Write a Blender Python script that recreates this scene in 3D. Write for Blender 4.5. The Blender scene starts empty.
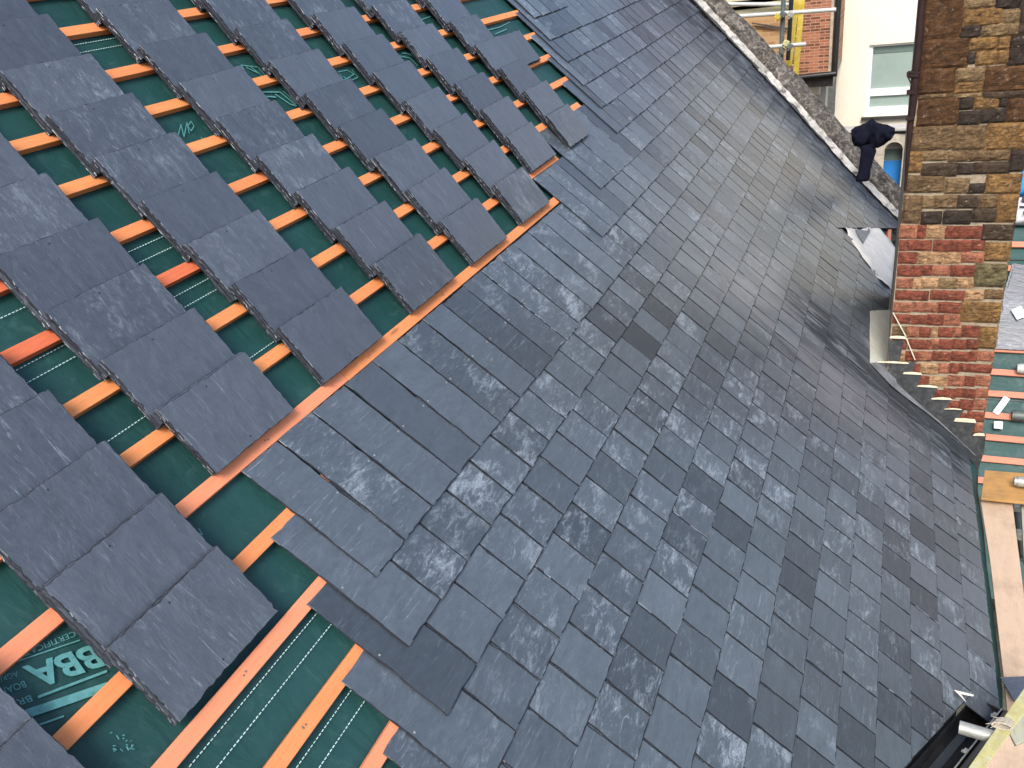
import bpy, bmesh, math, random
from mathutils import Vector, Matrix, noise
random.seed(7)
rnd = random.Random(11)
S = bpy.context.scene
COL = S.collection

# ------------------------------------------------------------------ roof frame and camera
PITCH = math.radians(45.239)
c, s = math.cos(PITCH), math.sin(PITCH)
F = 829.37
CAM = Vector((1.31476, -1.55381, 1.60599))
RW = ((0.915387336, 0.383202155, -0.123378240),
      (0.076479853, -0.466426100, -0.881247679),
      (-0.395242784, 0.797247013, -0.456267837))
MR = Matrix(((c, 0, s, 0), (0, 1, 0, 0), (-s, 0, c, 0), (0, 0, 0, 1)))   # local (V down the slope, U along the eave, n outwards)

def rw(X, V, n=0.0):
    return Vector((V * c + n * s, X, -V * s + n * c))

def ray(px, py):
    q = ((px - 512) / F, (py - 384) / F, 1.0)
    return Vector([sum(RW[r][i] * q[r] for r in range(3)) for i in range(3)])

def hit(px, py, axis, val):
    d = ray(px, py)
    k = (val - CAM[axis]) / d[axis]
    return CAM + d * k

def roofpt(px, py, off=0.0):
    d = ray(px, py)
    N = Vector((s, 0, c))
    k = (off - N.dot(CAM)) / N.dot(d)
    q = CAM + d * k
    return q.y, q.x * c - q.z * s          # X (along eave), V (down slope)

def project(p):
    d = p - CAM
    q = [sum(RW[r][i] * d[i] for i in range(3)) for r in range(3)]
    if q[2] <= 0.05: return None
    return 512 + F * q[0] / q[2], 384 + F * q[1] / q[2]

PYC = {(0,0):-0.005196,(0,1):-0.001096,(0,2):-0.009277,(0,3):0.034481,(0,4):0.016158,(1,0):0.036734,(1,1):-0.050942,(1,2):-0.041292,
       (1,3):-0.015984,(2,0):0.012566,(2,1):0.050993,(2,2):-0.002669,(3,0):-0.032759,(3,1):-0.009757,(4,0):0.007086}
PXC = {(0,1):0.135142,(0,2):-0.047658,(0,3):0.018700,(1,1):0.242852,(1,2):0.224274,(2,1):-0.268596}
def warp(X, V):
    x = max(-1.2, min(X, 8.6)) / 4; y = max(-2.1, min(V, 2.9)) / 2.5
    dv = sum(k * x**i * y**j for (i, j), k in PYC.items())
    x2 = min(max(x, -.3), 1.35)
    dx = sum(k * x2**i * y**j for (i, j), k in PXC.items())
    return X + dx, V + dv
def wp(X, V, n=0.0):
    a, b = warp(X, V)
    return rw(a, b, n)

# ------------------------------------------------------------------ object helpers
def tag(o, label=None, cat=None, group=None, kind=None):
    if label: o['label'] = label
    if cat: o['category'] = cat
    if group: o['group'] = group
    if kind: o['kind'] = kind
    return o

def empty(name, loc=(0, 0, 0), rz=0.0):
    o = bpy.data.objects.new(name, None)
    o.empty_display_size = 0.2
    o.location = loc; o.rotation_euler = (0, 0, rz)
    COL.objects.link(o)
    WM[o.name] = Matrix.LocRotScale(o.location, o.rotation_euler, None)
    return o

WM = {}
def link(name, me, mats, parent=None, mat4=None):
    o = bpy.data.objects.new(name, me)
    for m in (mats if isinstance(mats, (list, tuple)) else [mats]):
        if len(me.materials) < (len(mats) if isinstance(mats, (list, tuple)) else 1):
            me.materials.append(m)
    COL.objects.link(o)
    m = mat4.copy() if mat4 is not None else Matrix()
    o.matrix_basis = m; WM[o.name] = m
    if parent is not None:
        o.parent = parent
        o.matrix_parent_inverse = WM[parent.name].inverted()
    return o

class MB:
    """collects faces for one mesh"""
    def __init__(self): self.v = []; self.f = []; self.uv = []; self.mi = []; self.sm = []
    def add(self, vs, fs, uvs=None, mi=0, smooth=False):
        b = len(self.v)
        self.v += [tuple(x) for x in vs]
        for k, f in enumerate(fs):
            self.f.append(tuple(b + i for i in f))
            self.uv.append([uvs[i] for i in f] if uvs else [(0, 0)] * len(f))
            self.mi.append(mi); self.sm.append(smooth)
    def box(self, c0, sx, sy, sz, mat=None, mi=0):
        vs = [Vector((x * sx / 2, y * sy / 2, z * sz / 2)) for x in (-1, 1) for y in (-1, 1) for z in (-1, 1)]
        if mat is not None: vs = [mat @ v for v in vs]
        vs = [v + Vector(c0) for v in vs]
        self.add(vs, [(0, 1, 3, 2), (4, 6, 7, 5), (0, 4, 5, 1), (2, 3, 7, 6), (0, 2, 6, 4), (1, 5, 7, 3)], mi=mi)
    def prism(self, poly, d, mi=0):
        """poly: 3d points (planar), d: extrusion vector"""
        n = len(poly); d = Vector(d)
        vs = [Vector(p) for p in poly] + [Vector(p) + d for p in poly]
        fs = [tuple(range(n))[::-1], tuple(range(n, 2 * n))] + [(i, (i + 1) % n, n + (i + 1) % n, n + i) for i in range(n)]
        self.add(vs, fs, mi=mi)
    def tube(self, p0, p1, r, n=14, r1=None, mi=0, cap=True):
        p0 = Vector(p0); p1 = Vector(p1); a = (p1 - p0).normalized()
        u = a.orthogonal().normalized(); w = a.cross(u); r1 = r if r1 is None else r1
        vs = []
        for p, rr in ((p0, r), (p1, r1)):
            for i in range(n):
                t = 2 * math.pi * i / n
                vs.append(p + u * math.cos(t) * rr + w * math.sin(t) * rr)
        fs = [(i, (i + 1) % n, n + (i + 1) % n, n + i) for i in range(n)]
        self.add(vs, fs, mi=mi, smooth=True)
        if cap: self.add(vs, [tuple(range(n))[::-1], tuple(range(n, 2 * n))], mi=mi)
    def build(self, name, mats, parent=None, bevel=0.0, mat4=None):
        me = bpy.data.meshes.new(name)
        me.from_pydata(self.v, [], self.f)
        ul = me.uv_layers.new(name='uv')
        flat = [x for f in self.uv for p in f for x in p]
        ul.data.foreach_set('uv', flat)
        me.polygons.foreach_set('material_index', self.mi)
        me.polygons.foreach_set('use_smooth', self.sm)
        me.update()
        if bevel > 0:
            bm = bmesh.new(); bm.from_mesh(me)
            bmesh.ops.remove_doubles(bm, verts=bm.verts, dist=1e-5)
            bmesh.ops.bevel(bm, geom=[e for e in bm.edges if e.is_manifold and e.calc_face_angle(0) > 0.5], offset=bevel, segments=2, affect='EDGES', profile=0.6)
            bm.to_mesh(me); bm.free()
        bm = bmesh.new(); bm.from_mesh(me)
        bmesh.ops.recalc_face_normals(bm, faces=bm.faces)
        bm.to_mesh(me); bm.free()
        if not isinstance(mats, (list, tuple)): mats = [mats]
        for m in mats: me.materials.append(m)
        return link(name, me, mats, parent, mat4)

# ------------------------------------------------------------------ material helpers
class NT:
    def __init__(self, name, rough=0.6, spec=0.5):
        self.m = bpy.data.materials.new(name); self.m.use_nodes = True
        self.t = self.m.node_tree; self.b = self.t.nodes['Principled BSDF']
        self.b.inputs['Roughness'].default_value = rough
        self.b.inputs['Specular IOR Level'].default_value = spec
    def n(self, typ, **kw):
        x = self.t.nodes.new(typ)
        for k, v in kw.items(): setattr(x, k, v)
        return x
    def l(self, a, b): self.t.links.new(a, b)
    def put(self, sock, v):
        if hasattr(v, 'links'): self.l(v, sock)
        else: sock.default_value = v
    def coord(self, kind='Object'): return self.n('ShaderNodeTexCoord').outputs[kind]
    def mapping(self, vec, scale=(1, 1, 1), loc=(0, 0, 0), rot=(0, 0, 0)):
        m = self.n('ShaderNodeMapping'); self.l(vec, m.inputs[0])
        self.put(m.inputs['Scale'], scale); self.put(m.inputs['Location'], loc); self.put(m.inputs['Rotation'], rot)
        return m.outputs[0]
    def noise(self, vec, scale=5, detail=4, rough=0.55, dist=0.0):
        x = self.n('ShaderNodeTexNoise'); self.l(vec, x.inputs['Vector'])
        x.inputs['Scale'].default_value = scale; x.inputs['Detail'].default_value = detail
        x.inputs['Roughness'].default_value = rough; x.inputs['Distortion'].default_value = dist
        return x.outputs[0]
    def ramp(self, v, lo, hi, a=0.0, b=1.0):
        x = self.n('ShaderNodeMapRange'); self.l(v, x.inputs[0])
        x.inputs[1].default_value = lo; x.inputs[2].default_value = hi
        x.inputs[3].default_value = a; x.inputs[4].default_value = b; x.clamp = True
        return x.outputs[0]
    def cramp(self, v, stops, interp='LINEAR'):
        x = self.n('ShaderNodeValToRGB'); self.l(v, x.inputs[0]); r = x.color_ramp; r.interpolation = interp
        while len(r.elements) < len(stops): r.elements.new(0.5)
        for e, (p, col) in zip(r.elements, stops): e.position = p; e.color = (*col, 1)
        return x.outputs[0]
    def math(self, op, a, b=0.0, cc=0.0):
        x = self.n('ShaderNodeMath', operation=op)
        for i, v in enumerate((a, b, cc)): self.put(x.inputs[i], v)
        return x.outputs[0]
    def mix(self, f, a, b, mode='MIX'):
        x = self.n('ShaderNodeMix', data_type='RGBA', blend_type=mode)
        self.put(x.inputs[0], f)
        for i, v in ((6, a), (7, b)):
            if isinstance(v, tuple): v = (*v, 1) if len(v) == 3 else v
            self.put(x.inputs[i], v)
        return x.outputs[2]
    def bump(self, h, strength=0.3, dist=0.01, prev=None):
        x = self.n('ShaderNodeBump'); x.inputs['Strength'].default_value = strength; x.inputs['Distance'].default_value = dist
        self.l(h, x.inputs['Height'])
        if prev is not None: self.l(prev, x.inputs['Normal'])
        return x.outputs[0]
    def fin(self, col=None, rough=None, nor=None):
        if col is not None:
            if isinstance(col, tuple): col = (*col, 1)
            self.put(self.b.inputs['Base Color'], col)
        if rough is not None: self.put(self.b.inputs['Roughness'], rough)
        if nor is not None: self.l(nor, self.b.inputs['Normal'])
        return self.m

def vadd(t, a, b):
    x = t.n('ShaderNodeVectorMath', operation='ADD'); t.l(a, x.inputs[0]); t.l(b, x.inputs[1]); return x.outputs[0]

def slate_material(name, loose):
    t = NT(name, 0.5, 0.9 if loose else 0.85)
    if loose:
        uv = t.coord('Object')
        oi = t.n('ShaderNodeObjectInfo')
        r = oi.outputs['Random']
        sc = t.n('ShaderNodeVectorMath', operation='SCALE'); t.l(oi.outputs['Location'], sc.inputs[0]); sc.inputs[3].default_value = 37.0
        v = vadd(t, uv, sc.outputs[0])
    else:
        v = t.coord('UV')
        g = t.n('ShaderNodeNewGeometry'); r = g.outputs['Random Per Island']
    r2 = t.math('FRACT', t.math('MULTIPLY', r, 7.31))
    r3 = t.math('FRACT', t.math('MULTIPLY', r, 23.7))
    if loose:
        base = t.cramp(r, [(0, (0.055, 0.064, 0.079)), (0.5, (0.066, 0.077, 0.094)), (1, (0.080, 0.092, 0.111))])
    else:
        base = t.cramp(r, [(0, (0.030, 0.036, 0.043)), (0.15, (0.040, 0.048, 0.056)), (0.21, (0.052, 0.063, 0.073)), (0.6, (0.066, 0.081, 0.094)), (1, (0.084, 0.102, 0.118))])
    riv = t.mapping(v, (1.0, 2.6, 1.0), rot=(0, 0, 0.5))
    n1 = t.noise(riv, 9, 6, 0.6, 0.8)
    n2 = t.noise(v, 42, 6, 0.65, 0.4)
    n3 = t.noise(v, 260, 3, 0.6)
    tone = t.math('ADD', t.ramp(n1, 0.3, 0.7, 0.84, 1.14), t.ramp(n2, 0.3, 0.7, -0.09, 0.09))
    hsv = t.n('ShaderNodeHueSaturation'); t.l(base, hsv.inputs['Color']); t.l(tone, hsv.inputs['Value'])
    col = hsv.outputs[0]
    # pale scuffs and powder left by splitting and handling
    s1 = t.noise(t.mapping(v, (1.3, 3.4, 1.0), rot=(0, 0, 0.8)), 11, 9, 0.74, 1.1)
    s2 = t.noise(v, 6, 3, 0.5, 0.6)
    amt = t.ramp(r2, 0.10 if not loose else 0.45, 0.9, 0.0, 1.0)
    thr = t.math('SUBTRACT', t.math('ADD', s1, t.math('MULTIPLY', s2, 0.55)), t.math('MULTIPLY', amt, 0.07 if not loose else 0.06))
    thr = t.math('ADD', thr, t.math('MULTIPLY', amt, 0.14 if not loose else 0.11))
    sm = t.ramp(thr, 0.85, 1.02, 0.0, 1.0)
    sm = t.math('MULTIPLY', sm, t.math('MULTIPLY', amt, 0.50 if not loose else 0.34))
    streak = t.ramp(t.noise(t.mapping(v, (2.0, 26.0, 1.0), rot=(0, 0, 0.62)), 4, 5, 0.7, 1.0), 0.58, 0.72, 0, 0.42)
    sm = t.math('MAXIMUM', sm, t.math('MULTIPLY', streak, r3))
    grit = t.noise(t.mapping(v, (1.0, 2.4, 1), rot=(0, 0, 0.7)), 95, 6, 0.72, 0.6)
    sm = t.math('MULTIPLY', sm, t.ramp(grit, 0.38, 0.60, 0.35, 1.45))
    fine = t.math('MULTIPLY', t.ramp(t.noise(t.mapping(v, (1.2, 7.0, 1), rot=(0, 0, 1.0), loc=(5, 2, 0)), 26, 7, 0.7, 0.7), 0.60, 0.70, 0, 0.55), amt)
    sm = t.math('MINIMUM', t.math('MAXIMUM', sm, fine), 0.85)
    col = t.mix(sm, col, (0.40, 0.455, 0.50))
    rough = t.ramp(n2, 0.3, 0.7, 0.29, 0.43) if not loose else t.ramp(n2, 0.3, 0.7, 0.33, 0.47)
    if not loose:
        # cutting dust and damp run-off beside the chimney
        pos = t.coord('Object')
        sx = t.n('ShaderNodeSeparateXYZ'); t.l(pos, sx.inputs[0])
        V, U = sx.outputs[0], sx.outputs[1]
        def band(x, a, b, cc, d): return t.math('MULTIPLY', t.ramp(x, a, b), t.ramp(x, cc, d, 1, 0))
        dustm = t.math('MULTIPLY', band(U, 2.9, 3.5, 4.1, 4.8), band(V, -0.1, 0.7, 1.6, 2.7))
        dn = t.noise(t.mapping(pos, (0.8, 3.0, 1)), 2.5, 6, 0.6, 0.5)
        dustf = t.math('MULTIPLY', dustm, t.ramp(dn, 0.32, 0.6, 0.05, 0.66))
        col = t.mix(dustf, col, (0.185, 0.19, 0.205))
        wetm = t.math('MULTIPLY', band(U, 3.80, 3.98, 4.25, 4.60), band(V, 0.9, 1.3, 2.75, 2.95))
        wn = t.noise(t.mapping(pos, (0.7, 4.5, 1), loc=(3, 1, 0)), 2.6, 7, 0.65, 0.8)
        wetf = t.math('MULTIPLY', wetm, t.ramp(wn, 0.42, 0.52, 0.0, 0.9))
        col = t.mix(wetf, col, (0.03, 0.034, 0.038))
        # grime along the parapet abutment
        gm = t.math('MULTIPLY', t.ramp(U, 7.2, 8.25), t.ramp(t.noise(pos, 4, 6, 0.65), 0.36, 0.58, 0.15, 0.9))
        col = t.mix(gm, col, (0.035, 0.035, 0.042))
        dm = t.math('MAXIMUM', gm, wetf)
        rough = t.math('ADD', rough, t.math('MULTIPLY', dm, 0.42))
        t.l(t.math('SUBTRACT', 0.95, t.math('MULTIPLY', dm, 0.8)), t.b.inputs['Specular IOR Level'])
    if loose:
        sp = t.n('ShaderNodeSeparateXYZ'); t.l(uv, sp.inputs[0])
        for hx in (-0.098, 0.098):
            dx = t.math('SUBTRACT', sp.outputs[0], hx); dy = t.math('SUBTRACT', sp.outputs[1], -0.012)
            d = t.math('SQRT', t.math('ADD', t.math('MULTIPLY', dx, dx), t.math('MULTIPLY', dy, dy)))
            h = t.ramp(t.math('ADD', d, t.math('MULTIPLY', n3, 0.0014)), 0.0030, 0.0048, 1.0, 0.0)
            col = t.mix(h, col, (0.006, 0.006, 0.008))
    # riven relief: broad cleavage steps, ripples, grain
    st = t.noise(t.mapping(v, (1.1, 2.3, 1), rot=(0, 0, 0.45)), 5.5, 7, 0.52, 1.6)
    stp = t.math('SNAP', st, 0.045)
    h = t.math('ADD', t.math('MULTIPLY', stp, 0.55), t.math('MULTIPLY', n1, 0.55))
    nor = t.bump(h, 0.6 if loose else 0.5, 0.009 if loose else 0.006)
    nor = t.bump(n2, 0.42, 0.0016, nor)
    nor = t.bump(n3, 0.30, 0.0005, nor)
    return t.fin(col, rough, nor)

def wood_material(name, a, b, dark, rough=0.62, scale=1.0, along=(0.9, 14, 14), stain=0.0, tint=None):
    t = NT(name, rough, 0.3)
    p = t.coord('Object'); oi = t.n('ShaderNodeObjectInfo')
    sc = t.n('ShaderNodeVectorMath', operation='SCALE'); t.l(oi.outputs['Location'], sc.inputs[0]); sc.inputs[3].default_value = 19.0
    v = vadd(t, p, sc.outputs[0])
    g = t.noise(t.mapping(v, along), 6 * scale, 6, 0.6, 0.5)
    g2 = t.noise(t.mapping(v, (along[0] * 3, along[1] * 3, along[2] * 3)), 9 * scale, 4, 0.6)
    col = t.mix(t.ramp(g, 0.3, 0.72), a, b)
    col = t.mix(t.ramp(oi.outputs['Random'], 0.0, 1.0, 0.0, 0.55), col, tint or b)
    col = t.mix(t.ramp(g2, 0.54, 0.8, 0, 0.5), col, dark)
    vo = t.n('ShaderNodeTexVoronoi'); t.l(t.mapping(v, (2.2, 9, 9) if along[0] < along[1] else (9, 2.2, 9)), vo.inputs['Vector']); vo.inputs['Scale'].default_value = 1.2
    col = t.mix(t.ramp(vo.outputs['Distance'], 0.05, 0.12, 0.75, 0), col, dark)
    if stain > 0:
        col = t.mix(t.ramp(t.noise(v, 3.5, 6, 0.7), 0.5, 0.72, 0, stain), col, (0.12, 0.09, 0.06))
    return t.fin(col, None, t.bump(g, 0.25, 0.002))

def plain(name, col, rough=0.6, var=0.25, scale=8, spec=0.4, metal=0.0, bump=0.2, bd=0.002, dirt=None, dirtamt=0.5):
    t = NT(name, rough, spec); t.b.inputs['Metallic'].default_value = metal
    p = t.coord('Object'); n1 = t.noise(p, scale, 6, 0.62); n2 = t.noise(p, scale * 6, 4, 0.6)
    hsv = t.n('ShaderNodeHueSaturation'); hsv.inputs['Color'].default_value = (*col, 1)
    t.l(t.math('ADD', t.ramp(n1, 0.3, 0.7, 1 - var, 1 + var), t.ramp(n2, 0.3, 0.7, -var * .4, var * .4)), hsv.inputs['Value'])
    cc = hsv.outputs[0]
    if dirt: cc = t.mix(t.ramp(t.noise(p, scale * 1.7, 7, 0.7, 0.4), 0.48, 0.68, 0, dirtamt), cc, dirt)
    return t.fin(cc, None, t.bump(n2, bump, bd))

def island_mat(name, stops, rough=0.85, bump=0.8, bd=0.008, scale=22, interp='CONSTANT'):
    t = NT(name, rough, 0.25)
    g = t.n('ShaderNodeNewGeometry'); r = g.outputs['Random Per Island']
    p = t.coord('Object'); n1 = t.noise(p, scale, 7, 0.65, 0.6); n2 = t.noise(p, scale * 4, 5, 0.6)
    base = t.cramp(r, stops, interp)
    return t, base, n1, n2, p

# stones and bricks carry their own tone in the uv channel (u = tone, v = seed)
def stone_mat():
    t = NT('weathered_ironstone', 0.9, 0.2)
    uv = t.coord('UV'); sp = t.n('ShaderNodeSeparateXYZ'); t.l(uv, sp.inputs[0])
    base = t.cramp(sp.outputs[0], [(0.0, (0.036, 0.027, 0.021)), (0.1, (0.055, 0.038, 0.025)), (0.2, (0.082, 0.040, 0.017)), (0.3, (0.14, 0.088, 0.044)),
                                   (0.4, (0.195, 0.108, 0.040)), (0.5, (0.185, 0.122, 0.060)), (0.6, (0.12, 0.098, 0.048)), (0.7, (0.19, 0.054, 0.032)), (0.8, (0.30, 0.115, 0.066)), (0.9, (0.38, 0.225, 0.115))], 'CONSTANT')
    p = t.coord('Object')
    sd = t.math('MULTIPLY', sp.outputs[1], 31.0); cx = t.n('ShaderNodeCombineXYZ'); t.l(sd, cx.inputs[0]); t.l(sd, cx.inputs[2])
    v = vadd(t, p, cx.outputs[0])
    n1 = t.noise(v, 17, 8, 0.68, 0.9); n2 = t.noise(v, 75, 6, 0.7); n3 = t.noise(t.mapping(v, (1, 1, 3.2)), 24, 6, 0.65, 0.8)
    hsv = t.n('ShaderNodeHueSaturation'); t.l(base, hsv.inputs['Color'])
    t.l(t.math('ADD', t.ramp(n1, 0.28, 0.72, 0.35, 1.6), t.ramp(n2, 0.3, 0.7, -0.32, 0.36)), hsv.inputs['Value'])
    col = t.mix(t.ramp(n3, 0.48, 0.66, 0, 0.8), hsv.outputs[0], (0.040, 0.024, 0.016))
    col = t.mix(t.ramp(t.noise(v, 30, 6, 0.7), 0.60, 0.74, 0, 0.6), col, (0.42, 0.34, 0.24))
    nor = t.bump(n3, 0.9, 0.012); nor = t.bump(n2, 0.7, 0.004, nor)
    return t.fin(col, None, nor)

def brickwall_mat(name, c1, c2, mort, scale=1.0, bw=0.225, bh=0.075, darkb=(0.05, 0.02, 0.015)):
    t = NT(name, 0.88, 0.2)
    p = t.coord('Object'); v = t.mapping(p, (1, 1, 1), rot=(math.radians(90), 0, 0))
    b = t.n('ShaderNodeTexBrick'); t.l(v, b.inputs['Vector']); b.inputs['Scale'].default_value = scale
    b.inputs['Brick Width'].default_value = bw; b.inputs['Row Height'].default_value = bh; b.inputs['Mortar Size'].default_value = 0.006
    b.inputs['Color1'].default_value = (*c1, 1); b.inputs['Color2'].default_value = (*c2, 1); b.inputs['Mortar'].default_value = (*mort, 1)
    sn = t.n('ShaderNodeVectorMath', operation='SNAP'); t.l(v, sn.inputs[0]); sn.inputs[1].default_value = (bw / scale, bh / scale, 5)
    wn = t.n('ShaderNodeTexWhiteNoise'); t.l(sn.outputs[0], wn.inputs[0])
    dk = t.math('MULTIPLY', t.ramp(wn.outputs[0], 0.62, 0.68, 0, 0.8), t.math('SUBTRACT', 1.0, b.outputs['Fac']))
    n1 = t.noise(p, 14, 6, 0.65)
    col = t.mix(dk, b.outputs['Color'], darkb)
    col = t.mix(t.ramp(n1, 0.3, 0.7, 0, 0.4), col, c2)
    return t.fin(col, None, t.bump(b.outputs['Fac'], -0.5, 0.006))

M = {}
M['slate'] = slate_material('laid_slate', False)
M['slate_loose'] = slate_material('loose_slate', True)
M['slate_edge_shade'] = plain('split_slate_edge_shade', (0.026, 0.028, 0.035), 0.8, 0.4, 60, 0.2, 0, 0.6, 0.002)  # dark grey split edge, darkened further to paint in the joint shade
M['slate_arris'] = plain('dressed_slate_arris', (0.19, 0.22, 0.25), 0.8, 0.5, 50, 0.2, 0, 0.6, 0.002, (0.08, 0.09, 0.11), 0.9)
M['batten'] = wood_material('treated_batten', (0.78, 0.32, 0.115), (0.68, 0.235, 0.075), (0.30, 0.10, 0.045), 0.66, 1.0, (14, 0.9, 14), tint=(0.74, 0.22, 0.085))
M['batten_red'] = wood_material('red_batten', (0.72, 0.19, 0.08), (0.62, 0.14, 0.06), (0.28, 0.06, 0.035), 0.66, 1.0, (14, 0.9, 14))
M['batten_pink'] = wood_material('pink_batten', (0.80, 0.30, 0.15), (0.74, 0.245, 0.12), (0.36, 0.12, 0.08), 0.66, 1.0, (14, 0.9, 14))
M['ply'] = wood_material('pale_plywood', (0.58, 0.43, 0.30), (0.52, 0.37, 0.25), (0.36, 0.24, 0.15), 0.7, 0.7, (6, 0.8, 6), 0.35)
M['ply_brown'] = wood_material('brown_plywood', (0.50, 0.29, 0.10), (0.42, 0.22, 0.07), (0.16, 0.08, 0.03), 0.7, 0.7, (0.9, 6, 6), 0.5)
M['old_board'] = wood_material('weathered_board', (0.45, 0.42, 0.30), (0.36, 0.36, 0.27), (0.14, 0.13, 0.10), 0.75, 1.0, (8, 0.8, 8), 0.6)

def membrane_mat():
    t = NT('green_breather_membrane', 0.55, 0.35)
    p = t.coord('Object'); n1 = t.noise(p, 2.2, 6, 0.6, 0.6); n2 = t.noise(p, 14, 6, 0.65, 1.0)
    w = t.n('ShaderNodeTexWave', wave_type='BANDS'); t.l(p, w.inputs['Vector']); w.inputs['Scale'].default_value = 420; w.inputs['Distortion'].default_value = 0.6
    col = t.mix(t.ramp(n1, 0.3, 0.7), (0.010, 0.048, 0.045), (0.017, 0.070, 0.066))
    col = t.mix(t.ramp(n2, 0.56, 0.78, 0, 0.30), col, (0.07, 0.17, 0.155))
    rr = t.ramp(n2, 0.3, 0.7, 0.42, 0.66)
    nor = t.bump(t.noise(t.mapping(p, (1, 2.5, 1), rot=(0, 0, 0.5)), 6, 5, 0.5, 1.2), 0.28, 0.014); nor = t.bump(w.outputs[1], 0.12, 0.0006, nor)
    return t.fin(col, rr, nor)
M['membrane'] = membrane_mat()
M['print'] = plain('pale_green_print', (0.09, 0.27, 0.265), 0.6, 0.25, 40, bump=0.0)
M['dash'] = plain('white_print', (0.48, 0.64, 0.60), 0.6, 0.25, 40, bump=0.0)
M['lead'] = plain('grey_lead', (0.17, 0.18, 0.19), 0.5, 0.35, 9, 0.5, 0.0, 0.25, 0.004, (0.32, 0.31, 0.26), 0.35)
M['lead_dark'] = plain('dark_lead', (0.040, 0.043, 0.046), 0.55, 0.4, 14, 0.45, 0.0, 0.3, 0.004, (0.16, 0.16, 0.145), 0.4)
M['lead_white'] = plain('new_pale_lead', (0.88, 0.81, 0.70), 0.45, 0.10, 5, 0.5, 0.0, 0.3, 0.006, (0.50, 0.45, 0.40), 0.4)
M['lead_yellow'] = plain('pale_lead_apron', (0.52, 0.52, 0.46), 0.45, 0.12, 8, 0.5, 0.0, 0.25, 0.004, (0.60, 0.55, 0.30), 0.5)
M['mortar'] = plain('cream_mortar', (0.33, 0.27, 0.19), 0.95, 0.3, 30, 0.1, 0, 0.8, 0.004, (0.20, 0.15, 0.10), 0.5)
M['mortar_white'] = plain('cracked_pale_mortar', (0.44, 0.42, 0.38), 0.9, 0.4, 5, 0.2, 0, 0.8, 0.01, (0.05, 0.048, 0.042), 1.0)
M['mortar_new'] = plain('fresh_mortar_edge', (0.66, 0.60, 0.44), 0.9, 0.15, 25, 0.1, 0, 0.6, 0.004)
M['stone'] = stone_mat()
M['coping'] = plain('weathered_coping', (0.080, 0.070, 0.059), 0.92, 0.7, 12, 0.2, 0, 1.0, 0.016, (0.36, 0.33, 0.28), 0.8)
M['rust'] = plain('rusty_iron', (0.022, 0.010, 0.008), 0.75, 0.4, 20, 0.3, 0, 0.4, 0.003)
M['black_plastic'] = plain('black_plastic', (0.012, 0.012, 0.013), 0.38, 0.3, 8, 0.5, 0, 0.1, 0.002, (0.045, 0.04, 0.035), 0.4)
M['galv'] = plain('galvanised_steel', (0.36, 0.37, 0.33), 0.5, 0.25, 12, 0.5, 0.35, 0.2, 0.002, (0.20, 0.18, 0.13), 0.5)
M['galv_white'] = plain('pale_scaffold_tube', (0.46, 0.46, 0.43), 0.5, 0.12, 10, 0.5, 0.1, 0.1, 0.002)
M['galv_dark'] = plain('dark_scaffold_tube', (0.11, 0.13, 0.12), 0.55, 0.3, 10, 0.5, 0.3, 0.2, 0.002)
M['yellow'] = plain('yellow_paint', (0.50, 0.36, 0.03), 0.6, 0.2, 9, 0.4, 0, 0.2, 0.002, (0.60, 0.58, 0.35), 0.5)
M['yellow_old'] = plain('worn_yellow_paint', (0.44, 0.40, 0.17), 0.7, 0.2, 14, 0.3, 0, 0.3, 0.003, (0.50, 0.50, 0.38), 0.7)
M['cream'] = plain('cream_render', (0.86, 0.79, 0.64), 0.9, 0.05, 1.2, 0.15, 0, 0.2, 0.004, (0.68, 0.62, 0.50), 0.25)
M['grey_render'] = plain('grey_render', (0.42, 0.41, 0.38), 0.9, 0.15, 2, 0.15, 0, 0.2, 0.004)
M['dark_wall'] = plain('dark_wall', (0.05, 0.048, 0.045), 0.9, 0.3, 4, 0.15, 0, 0.3, 0.004)
M['stone_trim'] = plain('pale_stone_trim', (0.42, 0.37, 0.29), 0.9, 0.25, 8, 0.15, 0, 0.4, 0.004, (0.25, 0.22, 0.18), 0.5)
M['upvc'] = plain('white_upvc', (0.80, 0.81, 0.82), 0.35, 0.03, 3, 0.5, 0, 0.0)
M['glass_g'] = plain('greenish_pane', (0.30, 0.38, 0.345), 0.22, 0.06, 1.5, 0.7, 0, 0.05)
M['glass_d'] = plain('dark_green_pane', (0.15, 0.21, 0.19), 0.22, 0.1, 1.5, 0.7, 0, 0.05)
M['blue'] = plain('blue_door_paint', (0.03, 0.22, 0.60), 0.5, 0.08, 3, 0.4, 0, 0.05)
M['bluebag'] = plain('blue_plastic', (0.02, 0.30, 0.66), 0.45, 0.2, 10, 0.5, 0, 0.5, 0.01)
M['whitebag'] = plain('white_plastic', (0.76, 0.76, 0.77), 0.45, 0.08, 10, 0.5, 0, 0.5, 0.01)
M['ink'] = plain('black_ink', (0.03, 0.03, 0.05), 0.6, 0.1, 10, 0.3, 0, 0)
M['navy'] = plain('navy_cloth', (0.009, 0.010, 0.020), 0.85, 0.3, 30, 0.15, 0, 0.4, 0.004)
M['brick'] = brickwall_mat('red_brickwork', (0.38, 0.155, 0.085), (0.30, 0.11, 0.06), (0.40, 0.29, 0.20), bw=0.17, bh=0.050)
M['brick_tan'] = brickwall_mat('tan_brickwork', (0.46, 0.28, 0.13), (0.40, 0.22, 0.10), (0.44, 0.33, 0.21), darkb=(0.30, 0.15, 0.07))
M['ground'] = plain('yard_ground', (0.10, 0.095, 0.075), 0.95, 0.5, 3, 0.1, 0, 0.6, 0.02, (0.035, 0.06, 0.02), 0.9)
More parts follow.
